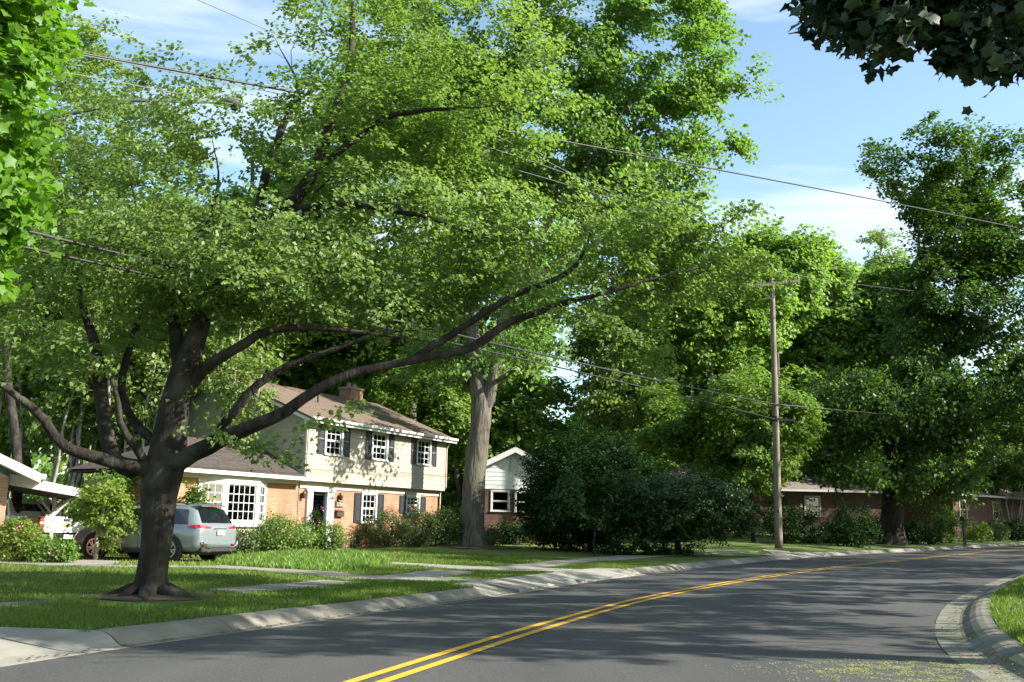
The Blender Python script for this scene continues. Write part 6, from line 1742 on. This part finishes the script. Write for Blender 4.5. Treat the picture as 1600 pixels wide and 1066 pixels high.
for i, (px, py, rx, hh, lab, lm) in enumerate([(1120, 838, 42, 46, 'dark bush at the right foot of the layered shrub', LM_DARK), (1178, 838, 30, 30, 'low dark bush left of the utility pole foot', LM_SHRUBD), (1040, 868, 60, 22, 'low dark ground-hugging bush under the layered shrub', LM_DARK), (985, 868, 50, 22, 'low dark bush beneath the holly', LM_DARK)]):
    sh(lab, px, py, rx, hh, 1500, .09, lm, 130 + i)
for i, (px, Yb, rx, hh, lab, lm) in enumerate([(1262, 56, 26, 24, 'low bush right of the garden lamp post', LM_SHRUBD), (1300, 57, 24, 30, 'low bush under the wall of the brick ranch', LM_SHRUBD), (1336, 58, 24, 34, 'bush behind the small upright stone', LM_MID),
                                 (1366, 62, 22, 40, 'dark bush at the left foot of the shaded maple', LM_DARK), (1424, 61, 22, 36, 'rounded dark bush first right of the shaded maple', LM_DARK), (1456, 62, 22, 40, 'rounded dark bush second right of the shaded maple', LM_YEW),
                                 (1482, 66, 24, 52, 'taller bright-topped bush behind the mailbox post', LM_MID), (1528, 70, 20, 30, 'yellow-green bush before the porch house', LM_YEL), (1556, 73, 20, 30, 'low green bush in front of the porch', LM_SHRUBD),
                                 (1585, 74, 18, 34, 'dark bush at the right end of the porch', LM_DARK), (1440, 67, 60, 62, 'tall dark bush against the far brick wall', LM_DARK), (1210, 64, 34, 60, 'dark tall bush left of the brick ranch window', LM_DARK),
                                 (1335, 66, 30, 56, 'dark tall bush right of the brick ranch window', LM_DARK)]):
    shY(lab, px, Yb, rx, hh, 1900, .11, lm, 170 + i)
for i, (px, lab) in enumerate([(800, 'dark shrub below the two windows of the gabled house'), (1235, 'dark tall shrub between the pole and the brick ranch window'), (1330, 'dark tall shrub against the brick ranch wall')]):
    shY(lab, px, 50 + (i > 0) * 4, 40, 62 if i else 34, 2600, .12, LM_DARK, 150 + i)

# planted bed of strap leaves beside the drive
def bed(name, px_poly, n, hmin, hmax, wid, lm, seed):
    rng = np.random.default_rng(seed); P = [G(*p)[:2] for p in px_poly]; xs = [p[0] for p in P]; ys = [p[1] for p in P]
    x = rng.uniform(min(xs), max(xs), n * 4); y = rng.uniform(min(ys), max(ys), n * 4); k = poly_mask(x, y, [P]); x, y = x[k][:n], y[k][:n]
    z = lawn_left(x, y); N = len(x); den = np.array([mnoise.noise(Vector((a * .9, b * .9, 1))) for a, b in zip(x, y)])
    h = rng.uniform(hmin, hmax, N) * (1 + .5 * den); a = rng.uniform(0, 2 * pi, N); w = wid * rng.uniform(.6, 1.4, N); ln = rng.normal(0, .35, (N, 2)) * h[:, None]
    V = np.empty((N, 5, 3)); c, s = np.cos(a) * w, np.sin(a) * w
    V[:, 0] = np.c_[x - c, y - s, z - .02]; V[:, 1] = np.c_[x + c, y + s, z - .02]
    V[:, 2] = np.c_[x - c + ln[:, 0] * .4, y - s + ln[:, 1] * .4, z + h * .6]; V[:, 3] = np.c_[x + c + ln[:, 0] * .4, y + s + ln[:, 1] * .4, z + h * .6]
    V[:, 4] = np.c_[x + ln[:, 0], y + ln[:, 1], z + h]
    Fc = (np.arange(N)[:, None, None] * 5 + np.array([[0, 1, 3], [0, 3, 2], [2, 3, 4]])[None]).reshape(-1, 3)
    me = tri_mesh(name, V.reshape(-1, 3), Fc, np.repeat(np.clip(rng.normal(.5, .25, N), 0, 1), 3))
    return tag(link(name, me, lm), kind='stuff')
bed('ground_cover', [(335, 883), (350, 875), (400, 869), (480, 864), (545, 866), (610, 874), (612, 881), (560, 890), (500, 892), (430, 889)], 8000, .06, .20, .016, LM_MID, 160)
bed('ground_cover', [(170, 884), (200, 880), (360, 883), (340, 886), (200, 886)], 700, .05, .14, .014, LM_YEL, 161)
# mulch ring at the poplar
mm = MB(); ring_ = []
for k in range(20):
    a = 2 * pi * k / 20; r = 2.0 + .3 * mnoise.noise(Vector((cos(a) * 2, sin(a) * 2, 0))); x, y = B7[0] + cos(a) * r, B7[1] + sin(a) * r * .9; ring_.append((x, y, hL(x, y) + .03))
mm.add([(B7[0], B7[1], B7[2] + .16)] + ring_, [(0, k + 1, (k + 1) % 20 + 1) for k in range(20)])
tag(mm.build('mulch_bed', M_MULCH, None, True), kind='structure')

tot = sum(len(m.polygons) for m in bpy.data.meshes); print('faces', tot, 'objects', len(bpy.data.objects))
